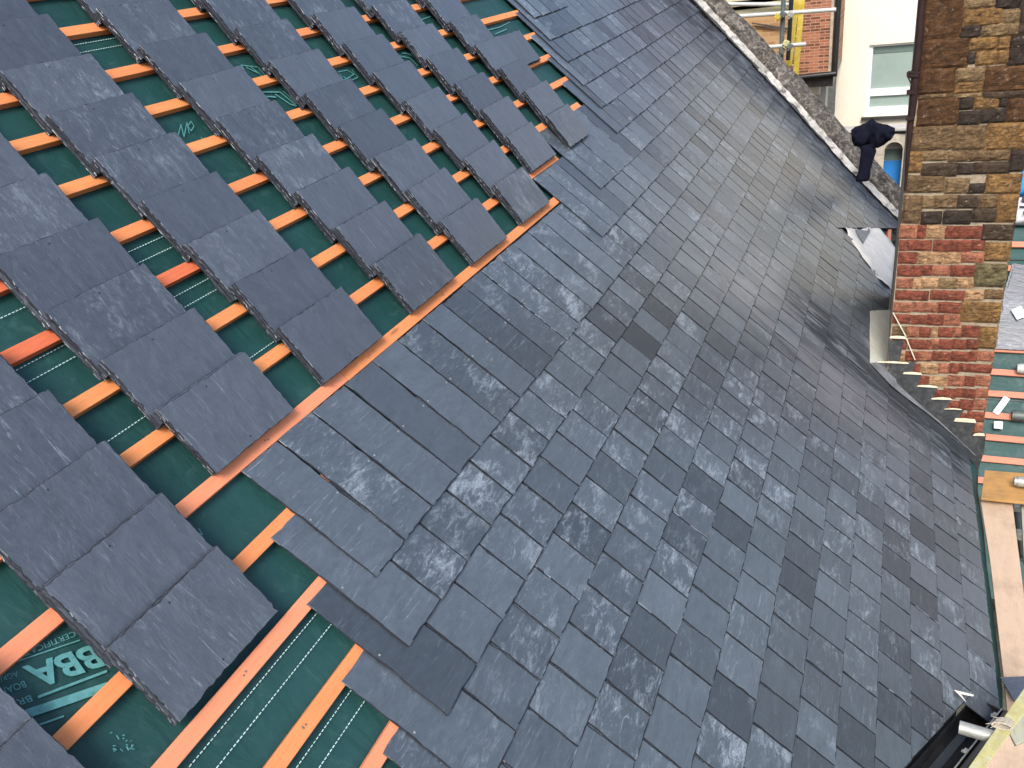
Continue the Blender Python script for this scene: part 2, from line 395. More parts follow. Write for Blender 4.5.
M['boards_pale'] = wood_material('pale_site_boards', (0.62, 0.58, 0.40), (0.50, 0.45, 0.27), (0.22, 0.18, 0.09), 0.7, 1.0, (0.5, 9, 9), 0.3)

# ------------------------------------------------------------------ slates
def outline(x0, x1, y0, y1, nx, ny):
    p = []
    for i in range(nx): p.append((x0 + (x1 - x0) * i / nx, y0, 0))
    for i in range(ny): p.append((x1, y0 + (y1 - y0) * i / ny, 1))
    for i in range(nx): p.append((x1 - (x1 - x0) * i / nx, y1, 2))
    for i in range(ny): p.append((x0, y1 - (y1 - y0) * i / ny, 3))
    return p

def clip(poly, a, b, d):
    """keep a*x+b*y<=d"""
    out = []
    n = len(poly)
    for i in range(n):
        p, q = poly[i], poly[(i + 1) % n]
        fp, fq = a * p[0] + b * p[1] - d, a * q[0] + b * q[1] - d
        if fp <= 0: out.append(p)
        if (fp < 0 < fq) or (fq < 0 < fp):
            k = fp / (fp - fq)
            out.append((p[0] + (q[0] - p[0]) * k, p[1] + (q[1] - p[1]) * k, 9))
    return out

def chip(mb, pts, zf, place, jit, th, uvo, R, inset=(0.0015, 0.0055), drop=(0.0008, 0.0022), mi=0, arris=0, edge=0):
    """one slate: jagged outline with a dressed (chipped) upper arris. place(x,y,z)->3d"""
    n = len(pts)
    if n < 3: return
    cx = sum(p[0] for p in pts) / n; cy = sum(p[1] for p in pts) / n
    outer, inner, bot = [], [], []
    for (x, y, side) in pts:
        dx, dy = x - cx, y - cy; L = math.hypot(dx, dy) + 1e-9
        # outward normal by side
        nx_, ny_ = {0: (0, -1), 1: (1, 0), 2: (0, 1), 3: (-1, 0)}.get(side, (dx / L, dy / L))
        j = R.uniform(-1, 1) * jit - (R.random() ** 6) * jit * 3.0
        ox, oy = x + nx_ * j, y + ny_ * j
        ins = R.uniform(*inset)
        ix, iy = ox - dx / L * ins * 1.2, oy - dy / L * ins * 1.2
        dr = R.uniform(*drop)
        z = zf(ox, oy)
        outer.append((ox, oy, z + th - dr)); inner.append((ix, iy, zf(ix, iy) + th)); bot.append((ox - nx_ * R.uniform(0, 0.002), oy - ny_ * R.uniform(0, 0.002), z))
    vs = [place(*p) for p in inner] + [place(*p) for p in outer] + [place(*p) for p in bot]
    uvs = [(p[0] + uvo[0], p[1] + uvo[1]) for p in inner + outer + bot]
    fs = [tuple(range(n))]
    for i in range(n):
        k = (i + 1) % n
        fs.append((i, n + i, n + k, k)); fs.append((n + i, 2 * n + i, 2 * n + k, n + k))
    fs.append(tuple(range(2 * n, 3 * n))[::-1])
    b0 = len(mb.mi)
    mb.add(vs, fs, uvs, mi=mi)
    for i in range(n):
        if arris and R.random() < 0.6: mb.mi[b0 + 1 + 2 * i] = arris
        elif edge and pts[i][2] in (1, 2, 3, 9) and pts[(i + 1) % n][2] == pts[i][2]: mb.mi[b0 + 1 + 2 * i] = edge  # rim coloured dark to stand for the shade line at joints and tails
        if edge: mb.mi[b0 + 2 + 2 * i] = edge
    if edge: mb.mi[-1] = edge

G = 0.205
GX = 0.19
starts = {-8: 4.65, -7: 4.545, -6: 4.457, -5: 4.341, -4: 4.256, -3: 4.117, -2: 3.239, -1: 2.765, 0: 0.007, 1: -0.097, 2: -0.183, 3: -0.29, 4: -0.37}

def local(x, y, z):          # (X, V, n) -> roof-local coordinates used by MR objects
    a, b = warp(x, y)
    return Vector((b, a, z))

roof = empty('slate_roof')
tag(roof, 'half slated pitched roof with bare orange battens over green membrane on the upper side', 'roof')

def build_covering():
    mb = MB(); R = random.Random(5)
    for k in range(-8, 15):
        tail = G * k; head = tail - 0.5
        st = starts.get(k, -0.45 - 0.06 * (k - 5))
        st -= warp(st, tail)[0] - st
        joints = [st]
        i = math.floor(st / GX) - 1
        off = 0.0 if k % 2 == 0 else 0.096
        x = i * GX + off
        while x < 8.75:
            if x > st + 0.06: joints.append(x + R.uniform(-0.006, 0.006))
            x += GX
        if k == -8: joints = [j for j in joints if j < 5.45]
        for a, b in zip(joints, joints[1:]):
            mx = (a + b) / 2
            far = mx > 4.6
            gap = R.uniform(0.0034, 0.0070)
            t0 = tail + R.uniform(-0.0022, 0.0022)
            pts = outline(a + gap / 2, b - gap / 2, t0 - 0.511, t0, 4 if far else 8, 7 if far else 16)
            rot = R.uniform(-0.0035, 0.0035); my = tail - .25
            pts = [(*warp(mx + (x - mx) - (y - my) * rot, my + (y - my) + (x - mx) * rot), sd_) for x, y, sd_ in pts]
            xh, hdA = warp(mx, t0 - 0.5); xt, tA = warp(mx, t0); mx, tail_ = (xh * .4 + xt * .6), tA
            if mx > 8.66: continue
            # cut round the chimney, the back gutter behind it and the skewed eaves
            if mx > 4.45 and mx < 6.15: pts = clip(pts, 0, 1, 2.0 if mx < 5.9 else 2.03)
            elif mx > 4.2 and mx <= 4.45 and tail > 2.1: pts = clip(pts, 1, 0, 4.395)
            if mx > 4.45 and tail > 2.52: continue
            if 5.95 < mx < 6.30 and tail > 1.45: pts = clip(pts, 1, (6.41 - 6.06) / 0.6, 6.07 + (6.41 - 6.06) / 0.6 * 2.0)
            if mx > 6.25: pts = clip(pts, -0.461, 1.0, 1.41 - 0.461 * 6.41) if mx < 7.9 else clip(pts, 0, 1, 2.3)
            if mx < 1.87 and tail > 0.3: pts = clip(pts, -0.5716, 1.0, 2.717 - 0.5716 * 1.935)
            if len(pts) < 3: continue
            hw = (b - a) / 2; dz = R.uniform(-0.0007, 0.0007); tw = R.uniform(-0.0012, 0.0012)
            lift = R.uniform(0, 0.0016)
            def zf(x, y, xh=xh, xt=xt, hd=hdA, tl=tA, dz=dz, tw=tw, hw=hw, lift=lift): return -0.0210 + (y - hd) / G * (0.0076 + lift * .3) + dz + tw * max(-1.2, min(1.2, (x - xh - (xt - xh) * (y - hd) / (tl - hd)) / hw))
            def place(x, y, z): return Vector((y, x, z))
            uvo = (R.uniform(0, 90), R.uniform(0, 90))
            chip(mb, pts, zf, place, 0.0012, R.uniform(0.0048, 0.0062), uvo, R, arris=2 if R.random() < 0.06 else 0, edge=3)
            # copper nails of the course left open, one each side of a joint
            if k in (0, 1, 2, 3) and (a + b) / 2 < 2.2 and (k == 0 or a < st + 0.15):
                for nx in (a + 0.018, b - 0.018):
                    qx, qv = warp(nx, tail - 0.262); z = zf(qx, qv) + 0.0053
                    p = Vector((qv, qx, z))
                    mb.tube(p, p + Vector((0, 0, 0.0014)), 0.0036, 8, mi=1)
    o = mb.build('slate_covering', [M['slate'], M['galv'], M['slate_arris'], M['slate_edge_shade']], roof, mat4=MR)
    return o
build_covering()

# ------------------------------------------------------------------ underlay with its printing
def build_underlay():
    mb = MB()
    xs = [-2.6 + 0.06 * i for i in range(int(11.6 / 0.06) + 1)]
    vs = [-3.2 + 0.05 * i for i in range(int(6.05 / 0.05) + 1)]
    P = []
    for v in vs:
        for x in xs:
            sag = 0.006 * math.sin((v + 0.53) / G * 2 * math.pi + 1.2) * 0.5 + 0.004 * noise.noise(Vector((x * 1.7, v * 2.4, 3)))
            P.append((v, x, -0.047 + sag))
    nx = len(xs)
    fs = [(j * nx + i, j * nx + i + 1, (j + 1) * nx + i + 1, (j + 1) * nx + i) for j in range(len(vs) - 1) for i in range(nx - 1)
          if not (xs[i] > 4.35 and vs[j] > 2.02) and not (xs[i] < 1.9 and vs[j] > 2.62 - 0.5716 * (1.935 - xs[i]))]
    mb.add(P, fs, smooth=True)
    u = mb.build('underlay', M['membrane'], roof, mat4=MR)
    # flap hanging past the eaves
    mb = MB()
    edge = [(1003, 722), (1003, 690), (998, 650), (992, 600), (987, 565), (984, 530), (978, 490), (979, 462), (974, 446)]
    rowsv = []
    for (px, py) in edge:
        X, V = roofpt(px, py, -0.05)
        row = []
        for k in range(5):
            t = k / 4
            row.append((2.80 + (V - 2.80) * t, X, -0.040 - 0.012 * t * t))
        row.append((V + 0.02, X, -0.12)); row.append((V + 0.01, X, -0.20))
        rowsv.append(row)
    vv = [p for r in rowsv for p in r]; w = len(rowsv[0])
    mb.add(vv, [(j * w + i, j * w + i + 1, (j + 1) * w + i + 1, (j + 1) * w + i) for j in range(len(rowsv) - 1) for i in range(w - 1)], smooth=True)
    mb.build('underlay_flap', M['membrane'], roof, mat4=MR)
    return u
underlay = build_underlay()

def build_print():
    N0 = -0.0405
    dash = MB()
    def dashed(v, x0, x1, seed=0, slope=0.0):
        x = x0
        while x < x1:
            L = 0.0085
            vv = v + slope * (x - x0)
            dash.add([(vv - .0013, x, N0), (vv + .0013, x, N0), (vv + .0013, x + L, N0), (vv - .0013, x + L, N0)], [(0, 1, 2, 3)])
            x += 0.0125
    for v, x0, x1 in ((-0.070, -1.6, 0.05), (-0.018, -1.6, 0.05), (0.139, -1.6, -0.05), (0.187, -1.6, -0.05), (-1.285, -0.5, 0.0), (-1.082, -0.35, 0.0), (-1.128, -0.35, 0.0),
                      (-0.822, -0.3, 0.0), (-1.308, 0.25, 0.55), (-1.259, 0.25, 0.55), (-1.098, 0.25, 0.55), (-1.050, 0.25, 0.55), (-0.786, 0.25, 0.55), (-2.125, 0.75, 1.15), (-2.165, 0.75, 1.15)):
        dashed(v, x0, x1)
    d = dash.build('stitch_lines', M['dash'], underlay, mat4=MR)
    pr = MB()
    def strip(pts, w):
        q = [Vector((*roofpt(px, py, N0)[::-1], N0)) for px, py in pts]
        for a, b in zip(q, q[1:]):
            dd = (b - a).normalized(); pn = Vector((-dd.y, dd.x, 0)) * w / 2
            pr.add([a - pn, a + pn, b + pn, b - pn], [(0, 1, 2, 3)])
    def text(body, p0, p1, up, bold=0.0):
        """p0->p1 baseline in reading direction, up: pixel offset to the cap line"""
        cu = bpy.data.curves.new('t', 'FONT'); cu.body = body; cu.resolution_u = 3; cu.offset = bold
        to = bpy.data.objects.new('t', cu); COL.objects.link(to)
        dg = bpy.context.evaluated_depsgraph_get(); me = to.evaluated_get(dg).to_mesh()
        xs = [v.co.x for v in me.vertices]; wdt = max(xs) - min(xs); x0 = min(xs); hgt = max(v.co.y for v in me.vertices)
        o = Vector(roofpt(*p0, N0)[::-1]); e = Vector(roofpt(*p1, N0)[::-1]) - o
        u = Vector(roofpt(p0[0] + up[0], p0[1] + up[1], N0)[::-1]) - o
        vs = []
        for v in me.vertices:
            q = o + e * ((v.co.x - x0) / wdt) + u * (v.co.y / hgt)
            vs.append((q.x, q.y, N0 + 0.0004))
        pr.add(vs, [tuple(p.vertices) for p in me.polygons])
        to.to_mesh_clear(); bpy.data.objects.remove(to); bpy.data.curves.remove(cu)
    text('BBA', (93, 645), (22, 668), (14, 20), 0.03)
    text('CERTIFICATE', (74, 631), (18, 653), (2.5, 5))
    strip([(18, 661), (80, 640)], 0.003)
    strip([(38, 697), (107, 671)], 0.006)
    strip([(20, 716), (50, 706), (108, 686)], 0.020)
    strip([(30, 728), (64, 716)], 0.004)
    text('BOARD', (24, 681), (-8, 691), (3, 6)); text('BRITISH', (30, 695), (-14, 710), (3, 6)); text('AGREMENT', (17, 671), (-24, 684), (2, 5))
    text('C', (226, 556), (216, 559), (2, 11))
    text('N', (199, 528), (193, 531), (4, 7)); text('M', (196, 535), (190, 538), (4, 7))
    [strip(q_, 0.0032) for q_ in ([(178, 136), (181, 124), (184, 137), (187, 122), (189, 133)], [(191, 121), (194, 126), (191, 131), (188, 126), (191, 121)], [(201, 137), (204, 141)])]
    for pts in ([(241, 65), (250, 79)], [(241, 65), (258, 67), (266, 76)], [(246, 67), (258, 73), (264, 77)], [(250, 66), (262, 76)], [(253, 79), (266, 76)]): strip(pts, 0.006)
    for pts in ([(262, 92), (280, 92), (297, 106)], [(275, 94), (290, 104), (297, 106)], [(283, 91), (290, 97), (296, 104)], [(262, 96), (276, 97)]): strip(pts, 0.008)
    for pts in ([(338, 72), (347, 70), (354, 74), (348, 78), (343, 80), (340, 74)], [(352, 70), (358, 77), (352, 80)], [(343, 76), (352, 82)]): strip(pts, 0.005)
    for pts in ([(402, 53), (412, 54), (420, 64)], [(400, 56), (410, 58), (418, 66)], [(406, 53), (416, 58)]): strip(pts, 0.007)
    for pts in ([(488, 30), (500, 27), (510, 22)], [(495, 34), (507, 29)], [(455, 56), (461, 52)], [(420, 20), (432, 16)]): strip(pts, 0.006)
    # faint chalk scuff
    Rr = random.Random(2)
    for _ in range(16):
        px, py = 118 + Rr.uniform(-9, 14), 742 + Rr.uniform(-9, 8)
        strip([(px, py), (px + Rr.uniform(1, 4), py + Rr.uniform(-4, 4))], Rr.uniform(0.001, 0.003))
    pr.build('printed_lettering', M['print'], underlay, mat4=MR)
build_print()

# ------------------------------------------------------------------ battens
def batten(v, x0, x1, mat, th=0.025, w=0.045, name='batten', slope=0.0, parent=None, base=None):
    L = x1 - x0; mb = MB()
    mb.box((0, L / 2, -th / 2), w, L, th)
    # nail heads over the rafters
    R = random.Random(int((v + 9) * 1000))
    x = math.ceil(x0 / 0.6) * 0.6 + 0.13
    o = mb.build(name, mat, roof if parent is None else parent, bevel=0.0022, mat4=(MR if base is None else base) @ Matrix.Translation((v, x0, -0.0182)) @ Matrix.Rotation(slope, 4, 'Z'))
    nb = MB()
    while x < x1 - 0.02:
        for dx in (-0.008, 0.010):
            nb.tube((R.uniform(-0.008, 0.008), x - x0 + dx * 0.6, -0.0004), (0, x - x0 + dx * .6, 0.0009), 0.0026, 7)
        x += 0.6
    if nb.v: nb.build('nail', M['galv_dark'], o, mat4=(MR if base is None else base) @ Matrix.Translation((v, x0, -0.0182)) @ Matrix.Rotation(slope, 4, 'Z'))
    return o

bt = [(-2.63, 0, [-1.8, 1.9, 5.1]), (-2.415, 0, [-1.8, 0.3, 5.1]), (-2.207, 0.002, [-1.8, 2.05, 5.1]), (-1.976, 0, [-1.8, 0.7, 5.0]), (-1.79, 0.010, [-1.8, 2.6, 4.72]), (-1.583, 0.012, [-1.8, 0.2, 4.62]),
      (-1.359, 0.007, [-1.8, 0.15, 1.2, 4.50]), (-1.155, 0.009, [-1.8, 0.2, 0.75, 4.36]), (-0.940, 0.006, [-1.8, 1.25, 4.07]), (-0.736, 0.006, [-1.8, 0.75, 3.175]),
      (-0.531, 0.005, [-2.2, 0.57, 2.775]), (-0.316, 0, [-2.2, 0.3]), (-0.110, 0, [-2.2, 0.2]), (0.100, 0, [-2.2, 0.1]), (0.304, 0, [-2.2, 0.05]), (0.50, 0, [-2.2, 0.0]), (0.705, 0, [-2.2, -0.05])]
RB = random.Random(3)
for v, slp, br in bt:
    for i, (a, b) in enumerate(zip(br, br[1:])):
        m = M['batten']
        if (v, i) in ((-1.359, 0), (-1.155, 1), (-1.155, 0)): m = M['batten_red']
        if (v, i) in ((-0.531, 0), (-0.110, 0), (0.304, 0)): m = M['batten_pink']
        batten(v - 0.006 + slp * a, a + 0.001, b - 0.001, m, slope=-slp + RB.uniform(-0.001, 0.001))

# ------------------------------------------------------------------ loose slates laid out in lapped piles
LW, LL, LT = 0.242, 0.379, 0.0058       # down the slope, along the batten, thickness
protos = []
for q in range(12):
    R = random.Random(100 + q); mb = MB()
    pts = outline(-LW / 2, LW / 2, -LL / 2, LL / 2, 18, 26)
    bow = R.uniform(-0.0012, 0.0012); tw = R.uniform(-0.0014, 0.0014)
    def zf(x, y): return bow * (1 - (y / (LL / 2)) ** 2) + tw * (x / LW) * (y / LL) * 4
    chip(mb, pts, zf, lambda x, y, z: Vector((x, y, z)), 0.0013, LT, (0, 0), R, inset=(0.0005, 0.0028), drop=(0.0006, 0.0026), edge=1, arris=1)  # sides and most rims take the edge colour with shade painted in
    o = mb.build('loose_slate', [M['slate_loose'], M['slate_edge_shade']])
    protos.append(o.data)
    if q: bpy.data.objects.remove(o)
    else: first = o
bpy.data.objects.remove(first)

ORD = ['first', 'second', 'third', 'fourth', 'fifth', 'sixth', 'seventh', 'eighth', 'ninth', 'tenth', 'eleventh', 'twelfth']
cols = [('x', -1.262, -0.392, 10), ('y', -0.678, -0.392, 10), ('z', -0.115, -0.788, 11), ('a', 0.457, -0.788, 11), ('b', 1.072, -0.785, 11), ('c', 1.648, -0.775, 11),
        ('d', 2.240, -0.772, 11), ('e', 2.800, -0.962, 11), ('f', 3.405, -0.945, 11)]
TP = 4 * 0.0093
N0 = -0.0182
def rescale(X, V, off=0.060):
    V -= 0.014; X += 0.012
    k = (2.0644 - off) / (2.0644 - 0.05)
    return -1.5538 + (X + 1.5538) * k, -0.2145 + (V + 0.2145) * k
RP = random.Random(21)
tilt = math.asin(TP / 0.222)
nloose = 0
def pile(X0, Vh, what, ang=0.0, layers=4):
    global nloose
    X0, Vh = rescale(X0, Vh)
    pts = [project(rw(X0 + a, Vh + b, 0.05)) for a in (0, LL) for b in (0, 0.2)]
    if not any(p and -12 < p[0] < 1030 and -12 < p[1] < 775 for p in pts): return False
    pang = RP.uniform(-0.012, 0.012) + ang
    for k in range(layers):
        zz = k * 0.0093
        jx, jy = RP.uniform(-0.0050, 0.0050), RP.uniform(-0.0065, 0.0065)
        if k == layers - 1: jx *= 0.4; jy *= 0.4
        me = protos[RP.randrange(12)]
        o = bpy.data.objects.new('loose_slate', me)
        # pivot at the tail edge, lying on the batten; head raised on the pile above
        base = Matrix.Translation((Vh + LW, X0 + LL / 2, N0)) @ Matrix.Rotation(tilt, 4, 'Y')
        o.matrix_world = MR @ base @ Matrix.Translation((-LW / 2 + jx, jy, zz)) @ Matrix.Rotation(pang + RP.uniform(-0.010, 0.010) + (math.pi if RP.random() < 0.35 and k < layers - 1 else 0), 4, 'Z')
        COL.objects.link(o)
        pos = ('top', 'second', 'third', 'bottom')[layers - 1 - k] if layers == 4 else ('top', 'middle', 'bottom')[layers - 1 - k]
        tag(o, '%s loose slate of the %s' % (pos, what), 'slate', 'loose slates loaded on the battens in lapped piles')
        nloose += 1
    return True
for ci, (nm, X0, V0, nr) in enumerate(cols):
    for j in range(nr):
        Xj = X0 + RP.uniform(-0.006, 0.006)
        if nm == 'e' and j <= 0: Xj -= 0.045
        if nm == 'f' and j == 0: Xj -= 0.035
        what = '%s pile up in the %s column from the left' % (ORD[j], ORD[ci])
        if nm == 'f' and j == 3:
            pile(Xj + 0.362, V0 - 0.206 * j - 0.006, 'extra pile jutting beside the rightmost column', layers=3)
        pile(Xj, V0 - (0.2075 if nm not in 'xy' else 0.2035) * j, what, ang=0.0)
print('loose slates', nloose)

# ------------------------------------------------------------------ leadwork on the roof (parts of the roof)
def sheet(name, pts, n0, th, mat, parent=roof, sub=10, amp=0.003, seed=1):
    """lead sheet from pixel outline on the roof plane, slightly dressed"""
    q = [roofpt(px, py, n0) for px, py in pts]
    bm = bmesh.new()
    vs = [bm.verts.new((v, x, n0)) for x, v in q]
    bm.faces.new(vs)
    bmesh.ops.triangulate(bm, faces=bm.faces)
    bmesh.ops.subdivide_edges(bm, edges=bm.edges, cuts=4, use_grid_fill=True)
    for v in bm.verts: v.co.z += amp * noise.noise(Vector((v.co.x * 9, v.co.y * 9, seed))) * 2
    r = bmesh.ops.extrude_face_region(bm, geom=bm.faces[:])
    for v in [g for g in r['geom'] if isinstance(g, bmesh.types.BMVert)]: v.co.z += th
    bmesh.ops.recalc_face_normals(bm, faces=bm.faces)
    me = bpy.data.meshes.new(name); bm.to_mesh(me); bm.free()
    for p in me.polygons: p.use_smooth = amp > 0.005
    me.materials.append(mat)
    return link(name, me, mat, parent, MR)
sheet('lead_saddle', [(845, 228), (858, 230), (870, 227), (880, 229), (888, 239), (897, 252), (895, 275), (893, 291), (885, 286), (866, 262), (852, 241)], 0.004, 0.004, M['lead_white'], amp=0.012)
sheet('lead_apron', [(870, 311), (891, 310), (890, 338), (888, 362), (870, 363)], 0.006, 0.004, M['lead_yellow'], seed=4)
sheet('lead_tongue', [(855, 229), (867, 231), (869, 227), (870, 231), (863, 244)], 0.020, 0.003, M['lead'], seed=9, amp=0.002)
# batten end showing in the gap behind the chimney
bx, bv = roofpt(890, 243, -0.02)
batten(1.98, 7.0, 8.3, M['batten_pink'])

# skewed eaves gutter in the near corner
def gutter():
    p0 = Vector(rw(1.955, 2.735, -0.01)); p1 = Vector(rw(0.55, 1.93, -0.01))
    d = (p1 - p0).normalized(); out = Vector((s, 0, c)).cross(d); out = out if out.x > 0 else -out
    up = Vector((0, 0, 1)); up = (up - d * up.dot(d)).normalized(); side = out - up * out.dot(up); side.normalize()
    L = (p1 - p0).length
    prof = [(0.0, 0.0), (0.003, -0.055), (0.022, -0.088), (0.060, -0.100), (0.098, -0.088), (0.116, -0.055), (0.122, -0.012), (0.130, -0.006), (0.126, 0.0), (0.118, -0.010), (0.110, -0.055), (0.094, -0.080), (0.060, -0.092), (0.028, -0.080), (0.011, -0.055), (0.007, 0.0)]
    base = p0 - up * 0.035
    mb = MB(); n = len(prof)
    vs = [base + side * a + up * b + d * t for t in (0.0, L) for a, b in prof]
    mb.add(vs, [(i, (i + 1) % n, n + (i + 1) % n, n + i) for i in range(n)] , smooth=False)
    capr = prof[:8]
    mb.prism([base + side * a + up * b for a, b in capr], -d * 0.004)
    g = mb.build('gutter', M['black_plastic'], roof)
    for t in (0.10, 0.33, 0.56, 0.95):
        b = MB(); q = base + d * t
        b.box(q + side * 0.121 + up * 0.004, 0.014, 0.030, 0.012, Matrix((side, d, up)).transposed())
        b.prism([q + side * 0.108 + up * 0.001, q + side * 0.128 + up * 0.002, q + side * 0.128 + up * 0.007, q + side * 0.108 + up * 0.006], d * 0.02)
        b.build('gutter_clip', M['galv'], g)
    # front rim catching light
    rim = MB(); rim.tube(base + side * 0.128 + up * 0.001, base + side * 0.128 + up * 0.001 + d * L, 0.0035, 8); rim.build('gutter_rim', M['galv'], g)
    f = MB()
    a0 = base + side * 0.135 - up * 0.02
    f.prism([a0 - d * 0.03, a0 + d * L, a0 + d * L - up * 0.55, a0 - d * 0.03 - up * 0.55], side * 0.022)
    f.prism([a0 - d * 0.03 + side * 0.022, a0 - d * 0.03 - side * 0.15, a0 - d * 0.03 - side * 0.15 - up * 0.5, a0 - d * 0.03 + side * 0.022 - up * 0.5], -d * 0.02)
    f.build('fascia', M['black_plastic'], roof, bevel=0.002)
    # torn sliver of white lead at the stop end
    w = MB()
    A, B, C_ = [rw(*roofpt(px, py, 0.012), 0.012) for px, py in ((954, 690), (974, 695), (966, 702))]
    D = rw(*roofpt(961, 694, 0.012), 0.010)
    w.prism([A, B, B - up * .004 + d * .012, D], Vector((0, 0, 0.002))); w.prism([A, D, C_ ], Vector((0, 0, 0.0025)))
    w.build('lead_sliver', M['lead_white'], roof)
    return base, d, side, up
gbase, gd, gside, gup = gutter()

# walls of the house under the eaves and abutting parts
wb = MB()
wb.prism([(1.86, 2.0, -2.16), (1.86, 9.2, -2.16), (1.86, 9.2, -7), (1.86, 2.0, -7)], (-0.3, 0, 0))
wb.prism([(0.2, -3.0, -1.2), (1.86, 2.0, -2.16), (1.86, 2.0, -7), (0.2, -3.0, -7)], (-0.3, 0.1, 0))
wb.build('wall', M['dark_wall'], roof)

# ------------------------------------------------------------------ gable parapet with coping
par = empty('gable_parapet', rw(9.0, 0, 0))
tag(par, 'sloping stone coped parapet along the far verge of the slate roof', 'parapet')
def lerp(tab, v):
    for (a, x), (b, y) in zip(tab, tab[1:]):
        if v <= b: return x + (y - x) * max(0, (v - a)) / (b - a)
    return tab[-1][1]
LE = [(-4.0, 9.23), (-1.1, 8.88), (0.36, 8.54), (1.3, 8.19), (1.8, 8.14), (3.2, 8.0)]
RE = [(-4.0, 9.55), (-1.0, 9.20), (0.36, 8.98), (1.04, 8.72), (1.86, 8.52), (3.2, 8.35)]
v = -4.0; R = random.Random(8)
while v < 2.9:
    L = R.uniform(0.62, 0.95); v1 = min(v + L, 2.9)
    mb = MB(); n = 9; m = 8
    P = []
    for i in range(n + 1):
        vv = v + 0.002 + (v1 - v - 0.004) * i / n
        a, b = lerp(LE, vv), lerp(RE, vv); mid = a * 0.52 + b * 0.48
        prof = [(a, -0.25), (a, 0.10), (a + 0.04, 0.150), (a + (mid - a) * 0.55, 0.195), (mid, 0.215), (mid + 0.03, 0.150), (mid + 0.06, 0.19), (b - 0.04, 0.175), (b, 0.13), (b, -0.25)]
        for j, (x, nn) in enumerate(prof):
            k = noise.noise(Vector((x * 11, vv * 8, 1.3))) * 0.016 + noise.noise(Vector((x * 31, vv * 27, 5))) * 0.007
            P.append(rw(x + k * .6, vv, nn + (k if 0 < j < 9 else 0)))
    w = 10
    fs = [(j * w + i, j * w + i + 1, (j + 1) * w + i + 1, (j + 1) * w + i) for j in range(n) for i in range(w - 1)]
    fs += [tuple(range(w))[::-1], tuple(range(n * w, n * w + w)), ]
    mb.add(P, fs); mb.build('coping_stone', M['coping'], par)
    v = v1
# broken mortar fillet and dark flashing between slates and coping
mb = MB(); P = []; nn_ = 150; Rm = random.Random(4)
for i in range(nn_ + 1):
    vv = -3.6 + 6.3 * i / nn_
    a = lerp(LE, vv) - 0.005
    wdt = 0.050 + 0.075 * noise.noise(Vector((vv * 3.1, 0, 0))) + 0.05 * noise.noise(Vector((vv * 11, 4, 0)))
    wdt *= 0.55 + 0.45 * max(0.0, min(1.0, 0.6 + noise.noise(Vector((vv * 1.3, 7, 0))) * 1.4))
    for t, h in ((0, 0.072), (0.35, 0.055), (0.7, 0.036), (1.0, 0.020)):
        P.append(rw(a - wdt * t, vv, h + 0.012 * noise.noise(Vector((t * 7, vv * 14, 2)))))
mb.add(P, [(j * 4 + i, j * 4 + i + 1, (j + 1) * 4 + i + 1, (j + 1) * 4 + i) for j in range(nn_) for i in range(3)])
mb.build('mortar_fillet', M['mortar_white'], par)
mb = MB(); P = []
for i in range(61):
    vv = -3.6 + 6.0 * i / 60
    a = lerp(LE, vv) + 0.05; b = 8.28 + 0.05 * noise.noise(Vector((vv * 3, 1, 1)))
    b = max(min(b, a - 0.10), a - 0.16)
    for t in range(5):
        x = a + (b - a) * t / 4
        P.append(rw(x, vv, 0.018 + (0.012 if t < 2 else 0) + 0.010 * noise.noise(Vector((x * 9, vv * 9, 3)))))
mb.add(P, [(j * 5 + i, j * 5 + i + 1, (j + 1) * 5 + i + 1, (j + 1) * 5 + i) for j in range(60) for i in range(4)], smooth=True)
mb.build('lead_flashing', M['lead_dark'], par)
mb = MB()
mb.prism([rw(9.2, -4, -0.2), rw(8.45, 2.9, -0.2), rw(8.45, 2.9, -0.2) + Vector((0, 0, -6)), rw(9.2, -4, -0.2) + Vector((0, 0, -8))], (0, 0.15, 0))
mb.build('wall', M['brick_tan'], par)
for px, py in ((762, 72), (866, 163), (876, 172)):
    X, V = roofpt(px, py, 0.05)
    mb = MB(); mb.box((0, 0, 0), 0.10, 0.05, 0.02)
    mb.build('mortar_fragment', M['mortar_white'], par, bevel=0.006, mat4=MR @ Matrix.Translation((V, X, 0.05)) @ Matrix.Rotation(0.3, 4, 'Z'))

